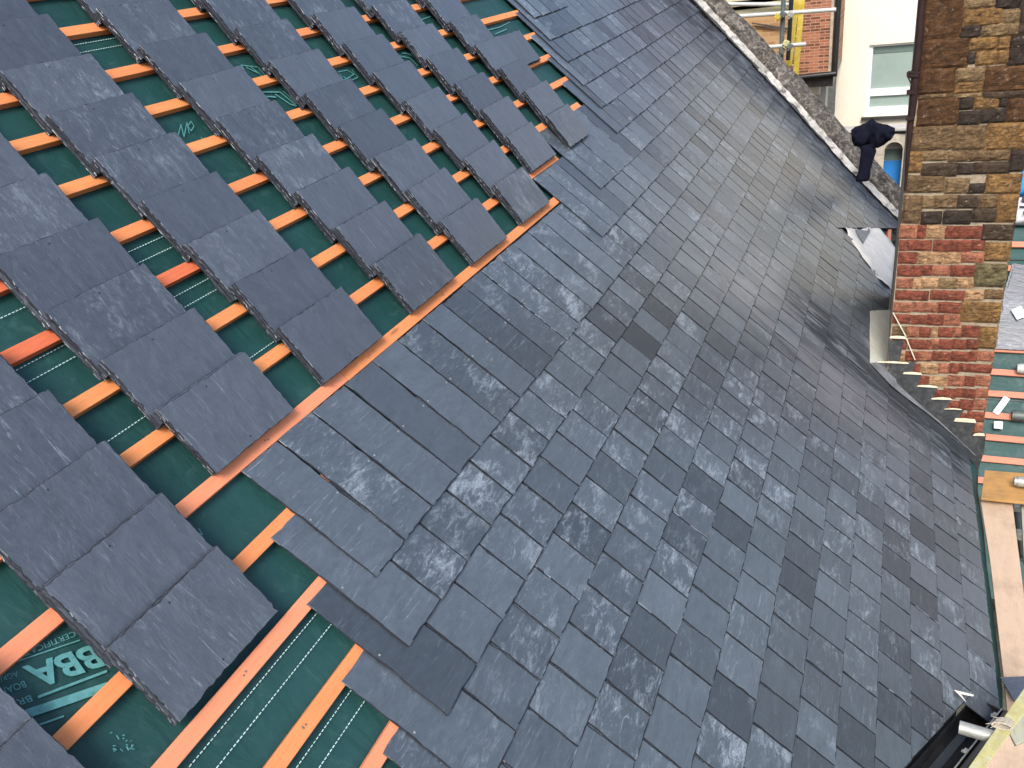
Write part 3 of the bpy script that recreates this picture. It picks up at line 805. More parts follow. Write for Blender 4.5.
# ------------------------------------------------------------------ chimney
CY = 4.40
CX0, CX1 = 1.415, 2.085
ch = empty('stone_chimney', (1.75, 4.9, -2.4))
tag(ch, 'tall chimney of brown ironstone above red brick standing at the roof edge', 'chimney')
def fp(px, py, y=CY): q = hit(px, py, 1, y); return q.x, q.z
core = MB()
core.box(((CX0 + CX1) / 2, CY + 0.709, -1.1), CX1 - CX0 - 0.012, 1.408, 6.4)
core.build('mortar_core', M['mortar'], ch)
T = dict(dark=0.05, dbrown=0.15, brown=0.25, tan=0.35, orange=0.45, sand=0.55, olive=0.65, red=0.75, salmon=0.85, cream=0.95)
def block(mb, x0, z0, x1, z1, tone, R, y=CY, bulge=0.012, rough=0.006, depth=0.06):
    """rough faced block: bulged front grid with uneven edges"""
    nx = max(3, min(10, int((x1 - x0) / 0.022) + 2)); nz = max(3, min(8, int((z1 - z0) / 0.02) + 2))
    sd = R.random(); P = []
    for j in range(nz + 1):
        for i in range(nx + 1):
            u, w = i / nx, j / nz
            e = min(u, 1 - u) * (x1 - x0); f = min(w, 1 - w) * (z1 - z0); ed = min(e, f)
            bl = bulge * min(1.0, ed / 0.018) ** 0.6
            q = Vector((x0 + (x1 - x0) * u, y, z0 + (z1 - z0) * w))
            nz_ = noise.noise(Vector((q.x * 26 + sd * 50, 0, q.z * 34))) * rough + noise.noise(Vector((q.x * 70 + sd * 50, 3, q.z * 90))) * rough * .6
            jx = noise.noise(Vector((q.z * 40, sd * 40, 1))) * 0.004 if i in (0, nx) else 0
            jz = noise.noise(Vector((q.x * 40, sd * 40, 2))) * 0.004 if j in (0, nz) else 0
            P.append((q.x + jx, y - bl - (nz_ if ed > 0.001 else 0), q.z + jz))
    w_ = nx + 1
    fs = [(j * w_ + i, j * w_ + i + 1, (j + 1) * w_ + i + 1, (j + 1) * w_ + i) for j in range(nz) for i in range(nx)]
    nf = len(P)
    ring = [i for i in range(w_)] + [j * w_ + nx for j in range(1, nz + 1)] + [nz * w_ + i for i in range(nx - 1, -1, -1)] + [j * w_ for j in range(nz - 1, 0, -1)]
    P += [(P[k][0], y + depth, P[k][2]) for k in ring]
    m = len(ring)
    fs += [(ring[i], nf + i, nf + (i + 1) % m, ring[(i + 1) % m]) for i in range(m)]
    mb.add(P, fs, [(tone, sd)] * len(P), smooth=False)

stone = [(0, 925, -12, 961, 38, 'dbrown2'), (0, 964, 10, 1001, 24, 'orange'), (0, 1003, 11, 1020, 23, 'sand'), (0, 964, -12, 995, 7, 'tan'), (0, 997, -12, 1021, 7, 'dark'),
 (0, 1023, -12, 1036, 35, 'dbrown'), (0, 961, 26, 980, 37, 'dark'), (0, 982, 25, 1019, 35, 'tan'), (0, 923, 40, 967, 67, 'dbrown2'), (0, 970, 38, 996, 49, 'orange'), (0, 998, 37, 1009, 49, 'orange'),
 (0, 1011, 37, 1036, 65, 'dark'), (0, 967, 53, 975, 63, 'dark'), (0, 977, 52, 996, 64, 'orange'), (0, 998, 51, 1008, 63, 'orange'), (0, 921, 69, 954, 93, 'dbrown2'), (0, 956, 69, 984, 81, 'sand'),
 (0, 956, 83, 982, 92, 'orange'), (0, 986, 67, 1036, 90, 'dbrown2'), (0, 919, 95, 954, 97, 'brown'), (0, 956, 94, 982, 97, 'tan'), (0, 982, 92, 1036, 97, 'dbrown'), (0, 919, 99, 957, 125, 'dbrown2'),
 (0, 960, 98, 973, 109, 'dark'), (0, 975, 97, 998, 108, 'orange'), (0, 1000, 98, 1007, 107, 'dark'), (0, 1009, 98, 1032, 121, 'orange2'), (0, 959, 112, 979, 124, 'dark'), (0, 982, 110, 1005, 122, 'dark'),
 (0, 911, 127, 953, 149, 'brown'), (0, 955, 127, 984, 149, 'sandb'), (0, 988, 124, 1028, 149, 'orange'), (0, 907, 152, 921, 172, 'orange'), (0, 923, 152, 947, 160, 'tan'), (0, 949, 152, 967, 161, 'brown'),
 (0, 969, 151, 1009, 160, 'brown'), (0, 1011, 151, 1026, 171, 'dark'), (0, 922, 164, 956, 176, 'dbrown'), (0, 958, 164, 973, 174, 'dark'), (0, 975, 163, 1009, 173, 'dbrown'), (0, 906, 176, 943, 192, 'sandb'),
 (0, 946, 179, 968, 193, 'tan'), (0, 969, 184, 985, 193, 'dark'), (0, 987, 175, 1021, 193, 'orange'), (0, 904, 196, 920, 223, 'sandb'), (0, 922, 197, 933, 208, 'tan'), (0, 935, 196, 956, 208, 'sandb'),
 (0, 958, 196, 978, 208, 'dbrown'), (0, 980, 196, 997, 208, 'brown'), (0, 999, 195, 1019, 222, 'orange'), (0, 922, 212, 941, 224, 'dark'), (0, 944, 211, 970, 224, 'dark'), (0, 973, 210, 996, 222, 'dbrown'),
 (0, 983, 225, 1014, 240, 'dbrown'), (0, 986, 243, 1011, 261, 'orange'), (0, 976, 264, 1008, 287, 'olive'), (0, 985, 290, 1005, 299, 'sandb'), (0, 962, 302, 1001, 323, 'orange3'), (0, 980, 327, 999, 349, 'orange3')]
brick = [(900, 226, 916, 238, 'salmon'), (918, 226, 925, 238, 'red'), (927, 226, 944, 238, 'cream'), (946, 227, 981, 238, 'red'), (900, 241, 905, 250, 'red'), (907, 241, 931, 250, 'red'), (934, 241, 970, 251, 'red'),
 (972, 241, 984, 250, 'red'), (899, 253, 916, 263, 'red'), (918, 253, 926, 263, 'cream'), (928, 253, 943, 263, 'cream'), (945, 253, 960, 263, 'cream'), (962, 253, 984, 262, 'salmon'), (898, 266, 921, 276, 'red'),
 (923, 266, 931, 275, 'red'), (933, 266, 949, 275, 'salmon'), (951, 266, 974, 276, 'red'), (897, 279, 912, 288, 'salmon'), (914, 279, 920, 288, 'cream'), (922, 279, 937, 288, 'cream'), (939, 279, 956, 288, 'sand'), (958, 279, 974, 288, 'cream'),
 (896, 291, 928, 300, 'red'), (931, 291, 964, 300, 'red'), (966, 291, 983, 300, 'cream'), (894, 303, 911, 312, 'salmon'), (913, 303, 937, 312, 'salmon'), (939, 303, 960, 313, 'red'), (893, 315, 926, 324, 'red'),
 (928, 315, 943, 325, 'red'), (945, 315, 960, 325, 'salmon'), (962, 326, 978, 337, 'red'), (893, 327, 906, 336, 'brown'), (908, 327, 918, 337, 'salmon'), (920, 328, 930, 337, 'red'), (932, 328, 937, 337, 'cream'), (939, 328, 952, 337, 'red'), (954, 328, 961, 337, 'salmon'),
 (893, 340, 906, 349, 'red'), (909, 340, 929, 349, 'red'), (931, 340, 938, 349, 'salmon'), (940, 340, 951, 349, 'red'), (953, 340, 965, 349, 'red'), (967, 340, 978, 349, 'red'), (892, 352, 904, 361, 'cream'), (906, 352, 917, 361, 'red'), (919, 352, 931, 361, 'salmon'),
 (933, 352, 950, 361, 'red'), (952, 352, 968, 361, 'red'), (970, 352, 976, 361, 'red'), (978, 352, 995, 361, 'salmon'), (892, 364, 906, 373, 'red'), (908, 364, 919, 373, 'red'), (921, 364, 937, 374, 'cream'), (939, 364, 948, 373, 'salmon'), (950, 364, 958, 373, 'red'), (960, 364, 994, 373, 'red'),
 (893, 376, 910, 386, 'red'), (912, 376, 928, 386, 'red'), (930, 377, 946, 386, 'cream'), (948, 376, 963, 386, 'salmon'), (965, 377, 974, 386, 'red'), (976, 376, 992, 386, 'salmon'),
 (914, 389, 942, 398, 'red'), (944, 389, 955, 398, 'red'), (957, 389, 975, 398, 'red'), (977, 389, 990, 398, 'salmon'), (930, 400, 958, 410, 'red'), (960, 400, 972, 410, 'red'), (974, 400, 988, 410, 'salmon'), (940, 412, 966, 422, 'red'), (968, 412, 986, 422, 'red'),
 (950, 424, 974, 433, 'red'), (976, 424, 985, 433, 'salmon'), (960, 436, 983, 446, 'red')]
T.update(dbrown2=0.25 - 0.10 + 0.10, sandb=0.35, orange2=0.25, orange3=0.45)
T['dbrown2'] = 0.22; T['sandb'] = 0.35; T['orange2'] = 0.22
T2 = dict(dark=0.05, dbrown=0.15, dbrown2=0.25, brown=0.35, tan=0.55, orange=0.45, orange2=0.25, orange3=0.45, sand=0.55, sandb=0.35, olive=0.65, red=0.75, salmon=0.85, cream=0.95)
R = random.Random(31)
def fclamp(x0, x1):
    return max(x0, CX0), min(x1, CX1)
sm = MB()
for (_, a, b, cc, d, tn) in stone:
    x0, z1 = fp(a, b); x1, z0 = fp(cc, d)
    x0, x1 = fclamp(x0, x1)
    x0 -= 0.003; x1 += 0.003; z0 -= 0.0035; z1 += 0.0035
    if x1 - x0 > 0.016: block(sm, x0, z0, x1, z1, T2[tn], R, bulge=0.013, rough=0.009)
z = fp(960, -13)[1] + 0.012
while z < 2.0:      # courses above the frame
    h = R.uniform(0.09, 0.17); x = CX0
    while x < CX1 - 0.02:
        w = R.uniform(0.12, 0.3); x1 = min(x + w, CX1)
        if CX1 - x1 < 0.07: x1 = CX1
        block(sm, x, z, x1 - (0.012 if x1 < CX1 else 0), z + h, R.choice([0.05, 0.15, 0.25, 0.25, 0.35, 0.45, 0.55]), R); x = x1
    z += h + 0.012
sm.build('stonework', M['stone'], ch)
bm_ = MB()
for (a, b, cc, d, tn) in brick:
    x0, z1 = fp(a, b); x1, z0 = fp(cc, d)
    x0, x1 = fclamp(x0, x1)
    x0 -= 0.0028; x1 += 0.0028; z0 -= 0.0062; z1 += 0.0062
    if x1 - x0 > 0.016: block(bm_, x0, z0, x1, z1, T2[tn], R, bulge=0.008, rough=0.004)
z = fp(960, 448)[1]
while z > -4.2:
    x = CX0 - (0.11 if R.random() < .5 else 0)
    while x < CX1:
        x0, x1 = max(x, CX0), min(x + 0.215, CX1)
        if x1 - x0 > 0.03: block(bm_, x0, z - 0.065, x1, z, R.choice([0.75, 0.75, 0.85, 0.95]), R, bulge=0.006, rough=0.003)
        x += 0.227
    z -= 0.077
bm_.build('brickwork', M['stone'], ch)
# return faces so that the stack is masonry all round
for xf, sgn in ((CX0, -1), (CX1, 1)):
    side = MB()
    z = -3.0
    while z < 2.0:
        h = 0.068 if z < -0.3 else R.uniform(0.1, 0.16); y = CY + 0.065
        while y < CY + 1.40:
            w = 0.2 if z < -0.3 else R.uniform(0.15, 0.3); y1 = min(y + w, CY + 1.42)
            tn = R.choice([0.75, 0.75, 0.85, 0.95]) if z < -0.3 else R.choice([0.05, 0.15, 0.25, 0.35, 0.45, 0.55])
            sub = MB(); block(sub, y, z, y1 - 0.011, z + h, tn, R, y=0, bulge=0.002, rough=0.002, depth=0.03)
            vv = [Vector((xf - sgn * (0.016 + p[1]), p[0], p[2])) for p in sub.v]
            base = len(side.v); side.v += [tuple(q) for q in vv]
            for f_, u_ in zip(sub.f, sub.uv): side.f.append(tuple(base + i for i in f_)); side.uv.append(u_); side.mi.append(0); side.sm.append(False)
            y = y1
        z += h + 0.011
    side.build('side_masonry', M['stone'], ch)

# stepped lead flashing
fl = MB()
poly = [(870, 364), (889, 363), (889, 340), (904, 340), (898, 363), (916, 362), (911, 374), (923, 373), (917, 387), (938, 387), (932, 399), (952, 399), (945, 410), (964, 410), (956, 421), (976, 422), (972, 434), (986, 434), (982, 450), (977, 462), (966, 449), (942, 426), (920, 407), (895, 387)]
poly = [(889, 341), (904, 340), (899, 363), (916, 362), (911, 374), (922, 373), (917, 387), (938, 387), (932, 399), (952, 399), (945, 410), (964, 410), (956, 421), (976, 422), (972, 434), (986, 434), (984, 452), (978, 470), (966, 452), (942, 430), (920, 411), (895, 390), (889, 378)]
pts = [(*fp(a, b, CY - 0.022),) for a, b in poly]
fl.prism([(x, CY - 0.022, z) for x, z in pts], (0, -0.003, 0))
sf = fl.build('step_flashing', M['lead_dark'], ch)
# upstand lying on the slates
sheetpts = [(870, 363), (889, 363), (897, 384), (920, 405), (943, 424), (970, 446), (975, 456), (966, 447), (942, 425), (919, 407), (893, 387)]
sheet('flashing_foot', sheetpts, 0.012, 0.003, M['lead'], parent=ch, amp=0.002, seed=6)
for (a, b, cc, d) in ((889, 336, 906, 339), (877, 361, 909, 364), (903, 372, 922, 375), (917, 385, 938, 388), (931, 397, 952, 400), (944, 408, 962, 410), (954, 418, 976, 423), (973, 433, 985, 436)):
    x0, z1 = fp(a, b, CY - 0.028); x1, z0 = fp(cc, d, CY - 0.028)
    x0 = max(x0, CX0 - 0.12 if a < 889 else CX0 - 0.0)
    sh = R.uniform(-0.004, 0.004); mt = MB()
    mt.prism([(x0, CY - 0.026, z0 + sh), (x1, CY - 0.026, z0 + 0.004), (x1 - 0.01, CY - 0.026, z1 + 0.003), ((x0 + x1) / 2, CY - 0.026, z1 + 0.006), (x0 + 0.008, CY - 0.026, z1 - 0.003 + sh)], (0, -0.012, 0))
    mt.build('mortar_pointing', M['mortar_new'], sf, bevel=0.002)
ln = MB()   # scored guide line for the step flashing
for a, b in (((893, 313), (906, 337)), ((906, 338), (915, 360))):
    q0, q1 = fp(*a, CY - 0.028), fp(*b, CY - 0.028)
    ln.tube((q0[0], CY - 0.024, q0[1]), (q1[0], CY - 0.024, q1[1]), 0.0045, 6)
ln.build('chalk_line', M['mortar_new'], ch)
# iron pipe down the corner of the stack
pp = empty('iron_pipe', (CX0, CY, 0))
tag(pp, 'thin rusty iron pipe with a hooked clamp running down the chimney corner', 'pipe')
pt = MB(); path = [fp(922, -14), (fp(922, 0)), fp(919, 40), fp(916, 70), fp(914, 95), fp(910, 128), fp(905, 190)]
rs = [0.021, 0.021, 0.022, 0.024, 0.024, 0.018, 0.007]
for (a, b), (ra, rb) in zip(zip(path, path[1:]), zip(rs, rs[1:])): pt.tube((a[0], CY - 0.024, a[1]), (b[0], CY - 0.024, b[1]), ra, 12, rb)
a = path[0]; pt.tube((a[0], CY - 0.024, a[1]), (a[0] + 0.01, CY - 0.024, 1.9), 0.021, 12)
pt.build('pipe_shaft', M['rust'], pp)
pc = MB()
def ftube(pts, r, mb=None):
    mb = mb or pc
    q = [fp(*p, CY - 0.04) for p in pts]
    for a, b in zip(q, q[1:]): mb.tube((a[0], CY - 0.04, a[1]), (b[0], CY - 0.04, b[1]), r, 8)
ftube([(920, 73), (908, 72), (908, 77), (917, 77)], 0.008); ftube([(916, 64), (908, 77), (913, 88)], 0.004)
for (px, py) in ((914, 75), (911, 92), (910, 118)):
    q = fp(px, py, CY - 0.03); pk = MB(); pk.box((q[0], CY - 0.03, q[1]), 0.05, 0.05, 0.022); pk.build('pipe_clamp', M['rust'], pp, bevel=0.003)
pc.build('pipe_hook', M['rust'], pp)

# ------------------------------------------------------------------ jacket hung on the parapet
def jacket():
    J = empty('draped_jacket', hit(874, 150, 1, 7.6))
    tag(J, 'dark navy jacket draped over the sloping parapet coping with one sleeve hanging', 'jacket')
    Y0 = 7.55
    def q(px, py, dy=0.0): v = hit(px, py, 1, Y0); return Vector((v.x, Y0 + dy, v.z))
    # body: folded sheet
    top = [(851, 130), (855, 127), (861, 125), (867, 122), (872, 118), (876, 122), (882, 124), (888, 125), (895, 128)]
    bot = [(852, 141), (854, 146), (860, 147), (866, 147), (872, 148), (878, 148), (884, 145), (890, 140), (895, 134)]
    mb = MB(); P = []; nr = 12; nc = 48
    def samp(tab, t):
        k = t * (len(tab) - 1); i = min(int(k), len(tab) - 2); f_ = k - i
        return tab[i][0] + (tab[i + 1][0] - tab[i][0]) * f_, tab[i][1] + (tab[i + 1][1] - tab[i][1]) * f_
    def rows(sgn):
        for j in range(nr + 1):
            w = j / nr
            for i in range(nc + 1):
                t = i / nc; a = samp(top, t); b = samp(bot, t)
                px, py = a[0] + (b[0] - a[0]) * w, a[1] + (b[1] - a[1]) * w
                fold = 0.030 * math.sin(t * 21 + w * 2.4 + 3 * noise.noise(Vector((t * 3, w * 2, 0)))) * (0.3 + w) + 0.03 * noise.noise(Vector((t * 9, w * 5, 2)))
                edge = math.sin(math.pi * min(1, max(0, w))) ** 0.5 * math.sin(math.pi * t) ** 0.4
                P.append(q(px, py, -sgn * (0.09 * edge) - (fold if sgn > 0 else 0)))
    rows(1); rows(-1)
    w_ = nc + 1; o = (nr + 1) * w_
    for base in (0, o):
        mb.add([], []);
    fs = [(b + j * w_ + i, b + j * w_ + i + 1, b + (j + 1) * w_ + i + 1, b + (j + 1) * w_ + i) for b in (0, o) for j in range(nr) for i in range(nc)]
    ring = lambda b: [b + i for i in range(w_)] + [b + j * w_ + nc for j in range(1, nr + 1)] + [b + nr * w_ + i for i in range(nc - 1, -1, -1)] + [b + j * w_ for j in range(nr - 1, 0, -1)]
    r0, r1 = ring(0), ring(o); n = len(r0)
    fs += [(r0[i], r0[(i + 1) % n], r1[(i + 1) % n], r1[i]) for i in range(n)]
    mb.add(P, fs, smooth=True); mb.build('jacket_body', M['navy'], J)
    sl = MB(); prev = None; secs = [(867, 143, 6.5), (868, 150, 6.3), (867, 157, 5.6), (866, 164, 5.0), (865, 170, 5.0), (863, 175, 6.0), (862, 178, 5.0)]
    V_ = []; m = 16
    for k, (px, py, r) in enumerate(secs):
        cc = q(px, py, -0.05 - 0.01 * k); rad = r * (cc - CAM).length / F
        for i in range(m):
            t = 2 * math.pi * i / m; rr = rad * (1 + 0.13 * math.sin(3 * t + k * 1.3) + 0.10 * noise.noise(Vector((k, i, 5))))
            V_.append(cc + Vector((math.cos(t) * rr, math.sin(t) * rr * 0.6, 0)))
    fs = [(k * m + i, k * m + (i + 1) % m, (k + 1) * m + (i + 1) % m, (k + 1) * m + i) for k in range(len(secs) - 1) for i in range(m)] + [tuple(range(m)), tuple(range((len(secs) - 1) * m, len(secs) * m))]
    sl.add(V_, fs, smooth=True); sl.build('sleeve', M['navy'], J)
jacket()

# ------------------------------------------------------------------ things beyond the parapet
def wrect(mb, a, b, cc, d, Y, dep, mi=0):
    """box from pixel rectangle on a wall facing the roof, front face at Y"""
    p = hit(a, d, 1, Y); q = hit(cc, b, 1, Y); p2 = hit(a, b, 1, Y); q2 = hit(cc, d, 1, Y)
    x0 = (p.x + p2.x) / 2; x1 = (q.x + q2.x) / 2; z0 = (p.z + q2.z) / 2; z1 = (q.z + p2.z) / 2
    mb.box(((x0 + x1) / 2, Y + dep / 2, (z0 + z1) / 2), x1 - x0, dep, z1 - z0, mi=mi)
    return x0, x1, z0, z1
# cream house
YC = 18.0
hc = empty('cream_house', (2.5, YC + 3, -7)); tag(hc, 'cream rendered house with one white framed window beyond the chimney', 'house')
xl = hit(838, 50, 1, YC).x
x0, x1, z0, z1 = (lambda: (hit(867, 80, 1, YC).x, 1.75, hit(880, 116, 1, YC).z, hit(880, 44.5, 1, YC).z))()
w = MB()
for (a, b, cc, d) in ((xl, x0, -7, 3.5), (x1, 7.0, -7, 3.5), (x0, x1, -7, z0), (x0, x1, z1, 3.5)):
    w.box(((a + b) / 2, YC + 0.15, (cc + d) / 2), b - a, 0.3, d - cc)
w.box(((xl + 7) / 2, YC + 3.2, -1.75), 7 - xl, 5.8, 10.5)
w.build('wall', M['cream'], hc)
fr = MB(); fw = 0.075
zm0, zm1 = hit(880, 96.5, 1, YC).z, hit(880, 89.5, 1, YC).z
for (a, b, cc, d) in ((x0, x0 + fw, z0, z1), (x1 - fw, x1, z0, z1), (x0 + fw, x1 - fw, z0, z0 + 0.17), (x0 + fw, x1 - fw, z1 - 0.05, z1), (x0 + fw, x1 - fw, zm0, zm1)):
    fr.box(((a + b) / 2, YC + 0.10, (cc + d) / 2), b - a, 0.07, d - cc)
win = fr.build('window', M['upvc'], hc, bevel=0.006)
g = MB(); g.box(((x0 + x1) / 2, YC + 0.13, (z0 + z1) / 2), x1 - x0 - 0.1, 0.02, z1 - z0 - 0.1); g.build('pane', M['glass_g'], win)
g = MB(); zt = hit(880, 54, 1, YC).z
g.box(((x0 + x1) / 2, YC + 0.112, (zt + z1 - 0.05) / 2), x1 - x0 - 2 * fw, 0.012, z1 - 0.05 - zt); g.build('blind', M['glass_d'], win)
g = MB(); g.box(((x0 + x1) / 2, YC - 0.03, z0 - 0.03), x1 - x0 + 0.12, 0.14, 0.05); g.build('sill', M['dark_wall'], win)
g = MB(); g.box(((xl + 7) / 2, YC + 3, 3.55), 7.2 - xl, 6.3, 0.12); g.build('roof', M['lead'], hc)

# brick house with black corner trim
YB = 15.5
hb = empty('brick_house', (-3, YB + 3, -7)); tag(hb, 'upper storey of a red brick house with black corner downpipe behind the scaffold', 'house')
xr = hit(835, 40, 1, YB).x; zb = hit(815, 76, 1, YB).z
w = MB(); w.box(((xr - 9) / 2, YB + 2.5, (zb + 3.6) / 2), xr + 9, 5, 3.6 - zb); w.build('wall', M['brick'], hb)
w = MB(); wrect(w, 798, 76, 833, 87, YB - 0.02, 0.5); w.box(((xr - 9) / 2, YB + 2.6, zb - 0.06), xr + 9, 5.0, 0.12); w.build('soffit', M['black_plastic'], hb)
w = MB(); w.tube((xr + 0.02, YB - 0.05, zb - 0.02), (xr + 0.05, YB - 0.05, 3.5), 0.055, 14); w.tube((xr - 0.9, YB - 0.07, zb - 0.01), (xr + 0.05, YB - 0.07, zb + 0.03), 0.05, 12); w.build('downpipe', M['black_plastic'], hb)
w = MB(); w.box((xr - 0.065, YB - 0.012, (zb + 3.4) / 2), 0.05, 0.03, 3.4 - zb); w.build('corner_trim', M['stone_trim'], hb)
w = MB(); wrect(w, 795, 83, 825, 130, YB + 0.7, 0.6); w.build('lower_wall', M['grey_render'], hb)
w = MB(); wrect(w, 806, 84, 820, 95, YB + 0.60, 0.15); w.build('vent_box', M['cream'], hb, bevel=0.01)
# tan outhouse wall to the left
YT = 14.6
ht = empty('tan_brick_building', (-6, YT + 1, -7)); tag(ht, 'tan brick wall with sagging cable behind scaffold poles', 'building')
w = MB(); q = hit(787, 50, 1, YT); zt = hit(760, 12, 1, YT).z; w.box(((q.x - 9) / 2, YT + 0.42, (zt - 7) / 2), q.x + 9, 0.8, zt + 7); w.build('wall', M['brick_tan'], ht)
cb = MB(); pts = [hit(px, py, 1, YT - 0.03) for px, py in ((752, 23), (765, 25), (785, 28), (800, 30))]
for a, b in zip(pts, pts[1:]): cb.tube(a, b, 0.012, 6)
pts = [hit(px, py, 1, YT - 0.03) for px, py in ((755, 26), (770, 27), (787, 29))]
for a, b in zip(pts, pts[1:]): cb.tube(a, b, 0.012, 6)
cb.build('cable', M['black_plastic'], ht)

# scaffold
YS = 12.6
sc = empty('scaffold', (-0.2, YS, -7)); tag(sc, 'galvanised tube scaffold with clamps standing in front of the brick house', 'scaffold')
def stube(name, a, b, mat, Y=YS, r=0.03, ext=None):
    mb = MB(); p = hit(*a, 1, Y); q = hit(*b, 1, Y); mb.tube(p, q, r, 14); return mb.build(name, mat, sc)
stube('upright_tube', (784, -12), (781, 62), M['galv_dark'], r=0.036)
stube('upright_tube', (792, -12), (788, 60), M['black_plastic'], YS + 0.25, r=0.034)
stube('ledger_tube', (728, 17), (836, 9.5), M['galv_white'], YS - 0.07, r=0.030)
stube('ledger_tube', (768, 47), (806, 44), M['galv_white'], YS - 0.07, r=0.030)
stube('ledger_tube', (722, 4), (790, 4.5), M['galv_white'], YS + 0.3, r=0.03)
for px, py, mt_ in ((778, 16, 'yellow'), (783, 14, 'galv_dark'), (791, 14, 'galv'), (786, 43, 'yellow_old'), (790, 46, 'galv_dark'), (782, 51, 'galv_dark')):
    mb = MB(); q = hit(px, py, 1, YS - 0.09); mb.box(q, 0.085, 0.10, 0.075, Matrix.Rotation(0.5, 3, 'Y')); mb.tube(q + Vector((-.02, -.09, -.05)), q + Vector((-.02, .05, -.05)), 0.014, 8)
    mb.build('clamp', M[mt_], sc, bevel=0.01)
bo = empty('site_boards', hit(760, 6, 1, YS + .4)); tag(bo, 'pale boards stacked along the top lift of the scaffold', 'boards')
for k, (a, b) in enumerate(((-14, -6), (-6, 0.5), (1, 6), (6.5, 11.5))):
    mb = MB(); p = hit(726, a + 1, 1, YS + 0.35); q = hit(789, b, 1, YS + 0.35)
    mb.box(((p.x + q.x) / 2 - 1.2, YS + 0.5, (p.z + q.z) / 2), q.x - p.x + 2.4, 0.22, abs(p.z - q.z) - 0.008); mb.build('board', M['boards_pale'], bo, bevel=0.004)
yb = empty('yellow_ladder', hit(797, 70, 1, YS + .5)); tag(yb, 'yellow ladder stile strapped upright beside the scaffold poles', 'ladder')
for (a, b, cc, d) in (((798, -12), (789, 66), 0, 0), ((803, -12), (795.5, 76), 0, 0)):
    mb = MB(); p = hit(*a, 1, YS + 0.55); q = hit(*b, 1, YS + 0.55); dv = (q - p).normalized(); sx = Vector((0.042, 0, 0))
    mb.prism([p - sx, p + sx, q + sx, q - sx], (0, 0.06, 0)); mb.build('stile', M['yellow'], yb, bevel=0.006)
for k in range(6):
    t = k / 5; mb = MB(); p = hit(798 - 9 * t, -6 + 70 * t, 1, YS + 0.58); q = hit(803 - 8 * t, -5 + 71 * t, 1, YS + 0.58); mb.tube(p, q, 0.016, 10); mb.build('rung', M['yellow_old'], yb)

# low stone annexe with arched light and blue door
YA = 14.0
an = empty('stone_annexe', (1.2, YA + 1, -7)); tag(an, 'low stone annexe with flat parapet and small arched window below the cream house', 'building')
zt = hit(870, 132, 1, YA).z; xl_ = hit(822, 131, 1, YA).x
ax0, ax1 = hit(883.5, 165, 1, YA).x, hit(901.5, 165, 1, YA).x; az0 = hit(892, 200, 1, YA).z; az1 = hit(892, 141.5, 1, YA).z
rr = (ax1 - ax0) / 2; xm = (ax0 + ax1) / 2
w = MB()
w.box(((xl_ + ax0) / 2, YA + 0.2, (zt - 7) / 2), ax0 - xl_, 0.4, zt + 7); w.box(((ax1 + 4.0) / 2, YA + 0.2, (zt - 7) / 2), 4.0 - ax1, 0.4, zt + 7)
w.box((xm, YA + 0.2, (az0 - 7) / 2), ax1 - ax0, 0.4, az0 + 7)
arc = [(xm + rr * math.cos(t), az1 - rr + rr * math.sin(t)) for t in [math.pi * i / 14 for i in range(15)]]
w.prism([(ax1, YA, zt), (ax1, YA, az1 - rr)] + [(x, YA, z) for x, z in arc[1:-1]] + [(ax0, YA, az1 - rr), (ax0, YA, zt)], (0, 0.4, 0))
w.build('wall', M['dark_wall'], an)
w = MB(); wrect(w, 821, 129, 921, 132.5, YA - 0.10, 0.30); w.build('parapet_cap', M['grey_render'], an, bevel=0.02)
w = MB(); wrect(w, 884, 134, 918, 138, YA - 0.03, 0.1); w.build('string_course', M['lead'], an)
tr = MB(); t0 = 0.19
outer = [(xm + (rr + t0) * math.cos(t), az1 - rr + (rr + t0 * .7) * math.sin(t)) for t in [math.pi * i / 14 for i in range(15)]]
for i in range(14):
    a, b, cc, d = arc[i], arc[i + 1], outer[i + 1], outer[i]
    tr.prism([(p[0], YA - 0.05, p[1]) for p in (a, b, cc, d)], (0, 0.1, 0))
tr.box((ax0 - t0 / 2, YA, (az1 - rr + az0) / 2), t0, 0.1, az1 - rr - az0); tr.box((ax1 + 0.05, YA, (az1 - rr + az0) / 2), 0.10, 0.1, az1 - rr - az0)
tr.build('window_surround', M['stone_trim'], an)
g = MB(); g.box((xm, YA + 0.3, (az0 + az1) / 2), 2 * rr + 0.1, 0.03, az1 - az0 + 0.1); gw = g.build('arched_window', M['cream'], an)
zg1 = hit(892, 149, 1, YA + .27).z; zg0 = hit(892, 159.5, 1, YA + .27).z
g = MB(); g.box((xm, YA + 0.27, (zg0 + zg1) / 2), 2 * rr, 0.02, zg1 - zg0); g.build('pane', M['glass_d'], gw)
g = MB(); g.box((xm, YA + 0.27, (az0 + zg0) / 2 - 0.01), 2 * rr, 0.02, zg0 - az0 - 0.02); g.build('blue_panel', M['blue'], gw)

# ------------------------------------------------------------------ lower roof of the wing, right of the chimney
wr = empty('wing_roof', (3.0, 6.2, -3.3)); tag(wr, 'lower roof with bare pink battens over green membrane right of the chimney', 'roof')
q0 = hit(985, 470, 1, 6.2); ang = math.radians(45)
MW = Matrix.Translation((0, q0.y, q0.z)) @ Matrix.Rotation(ang, 4, 'X')      # local x, y up the slope, z out
def wingy(px, py):
    n = Vector((0, -math.sin(ang), math.cos(ang))); d = ray(px, py); k = n.dot(q0 - CAM) / n.dot(d); q = CAM + d * k
    return q.x, (q.y - q0.y) / math.cos(ang)
mb = MB(); P = []
for j in range(46):
    for i in range(31):
        x = 1.95 + i * 0.15; y = -1.2 + j * 0.09
        P.append((x, y, -0.045 + 0.006 * math.sin(y / 0.23 * 2 * math.pi) + 0.012 * noise.noise(Vector((x * 2, y * 3, 0)))))
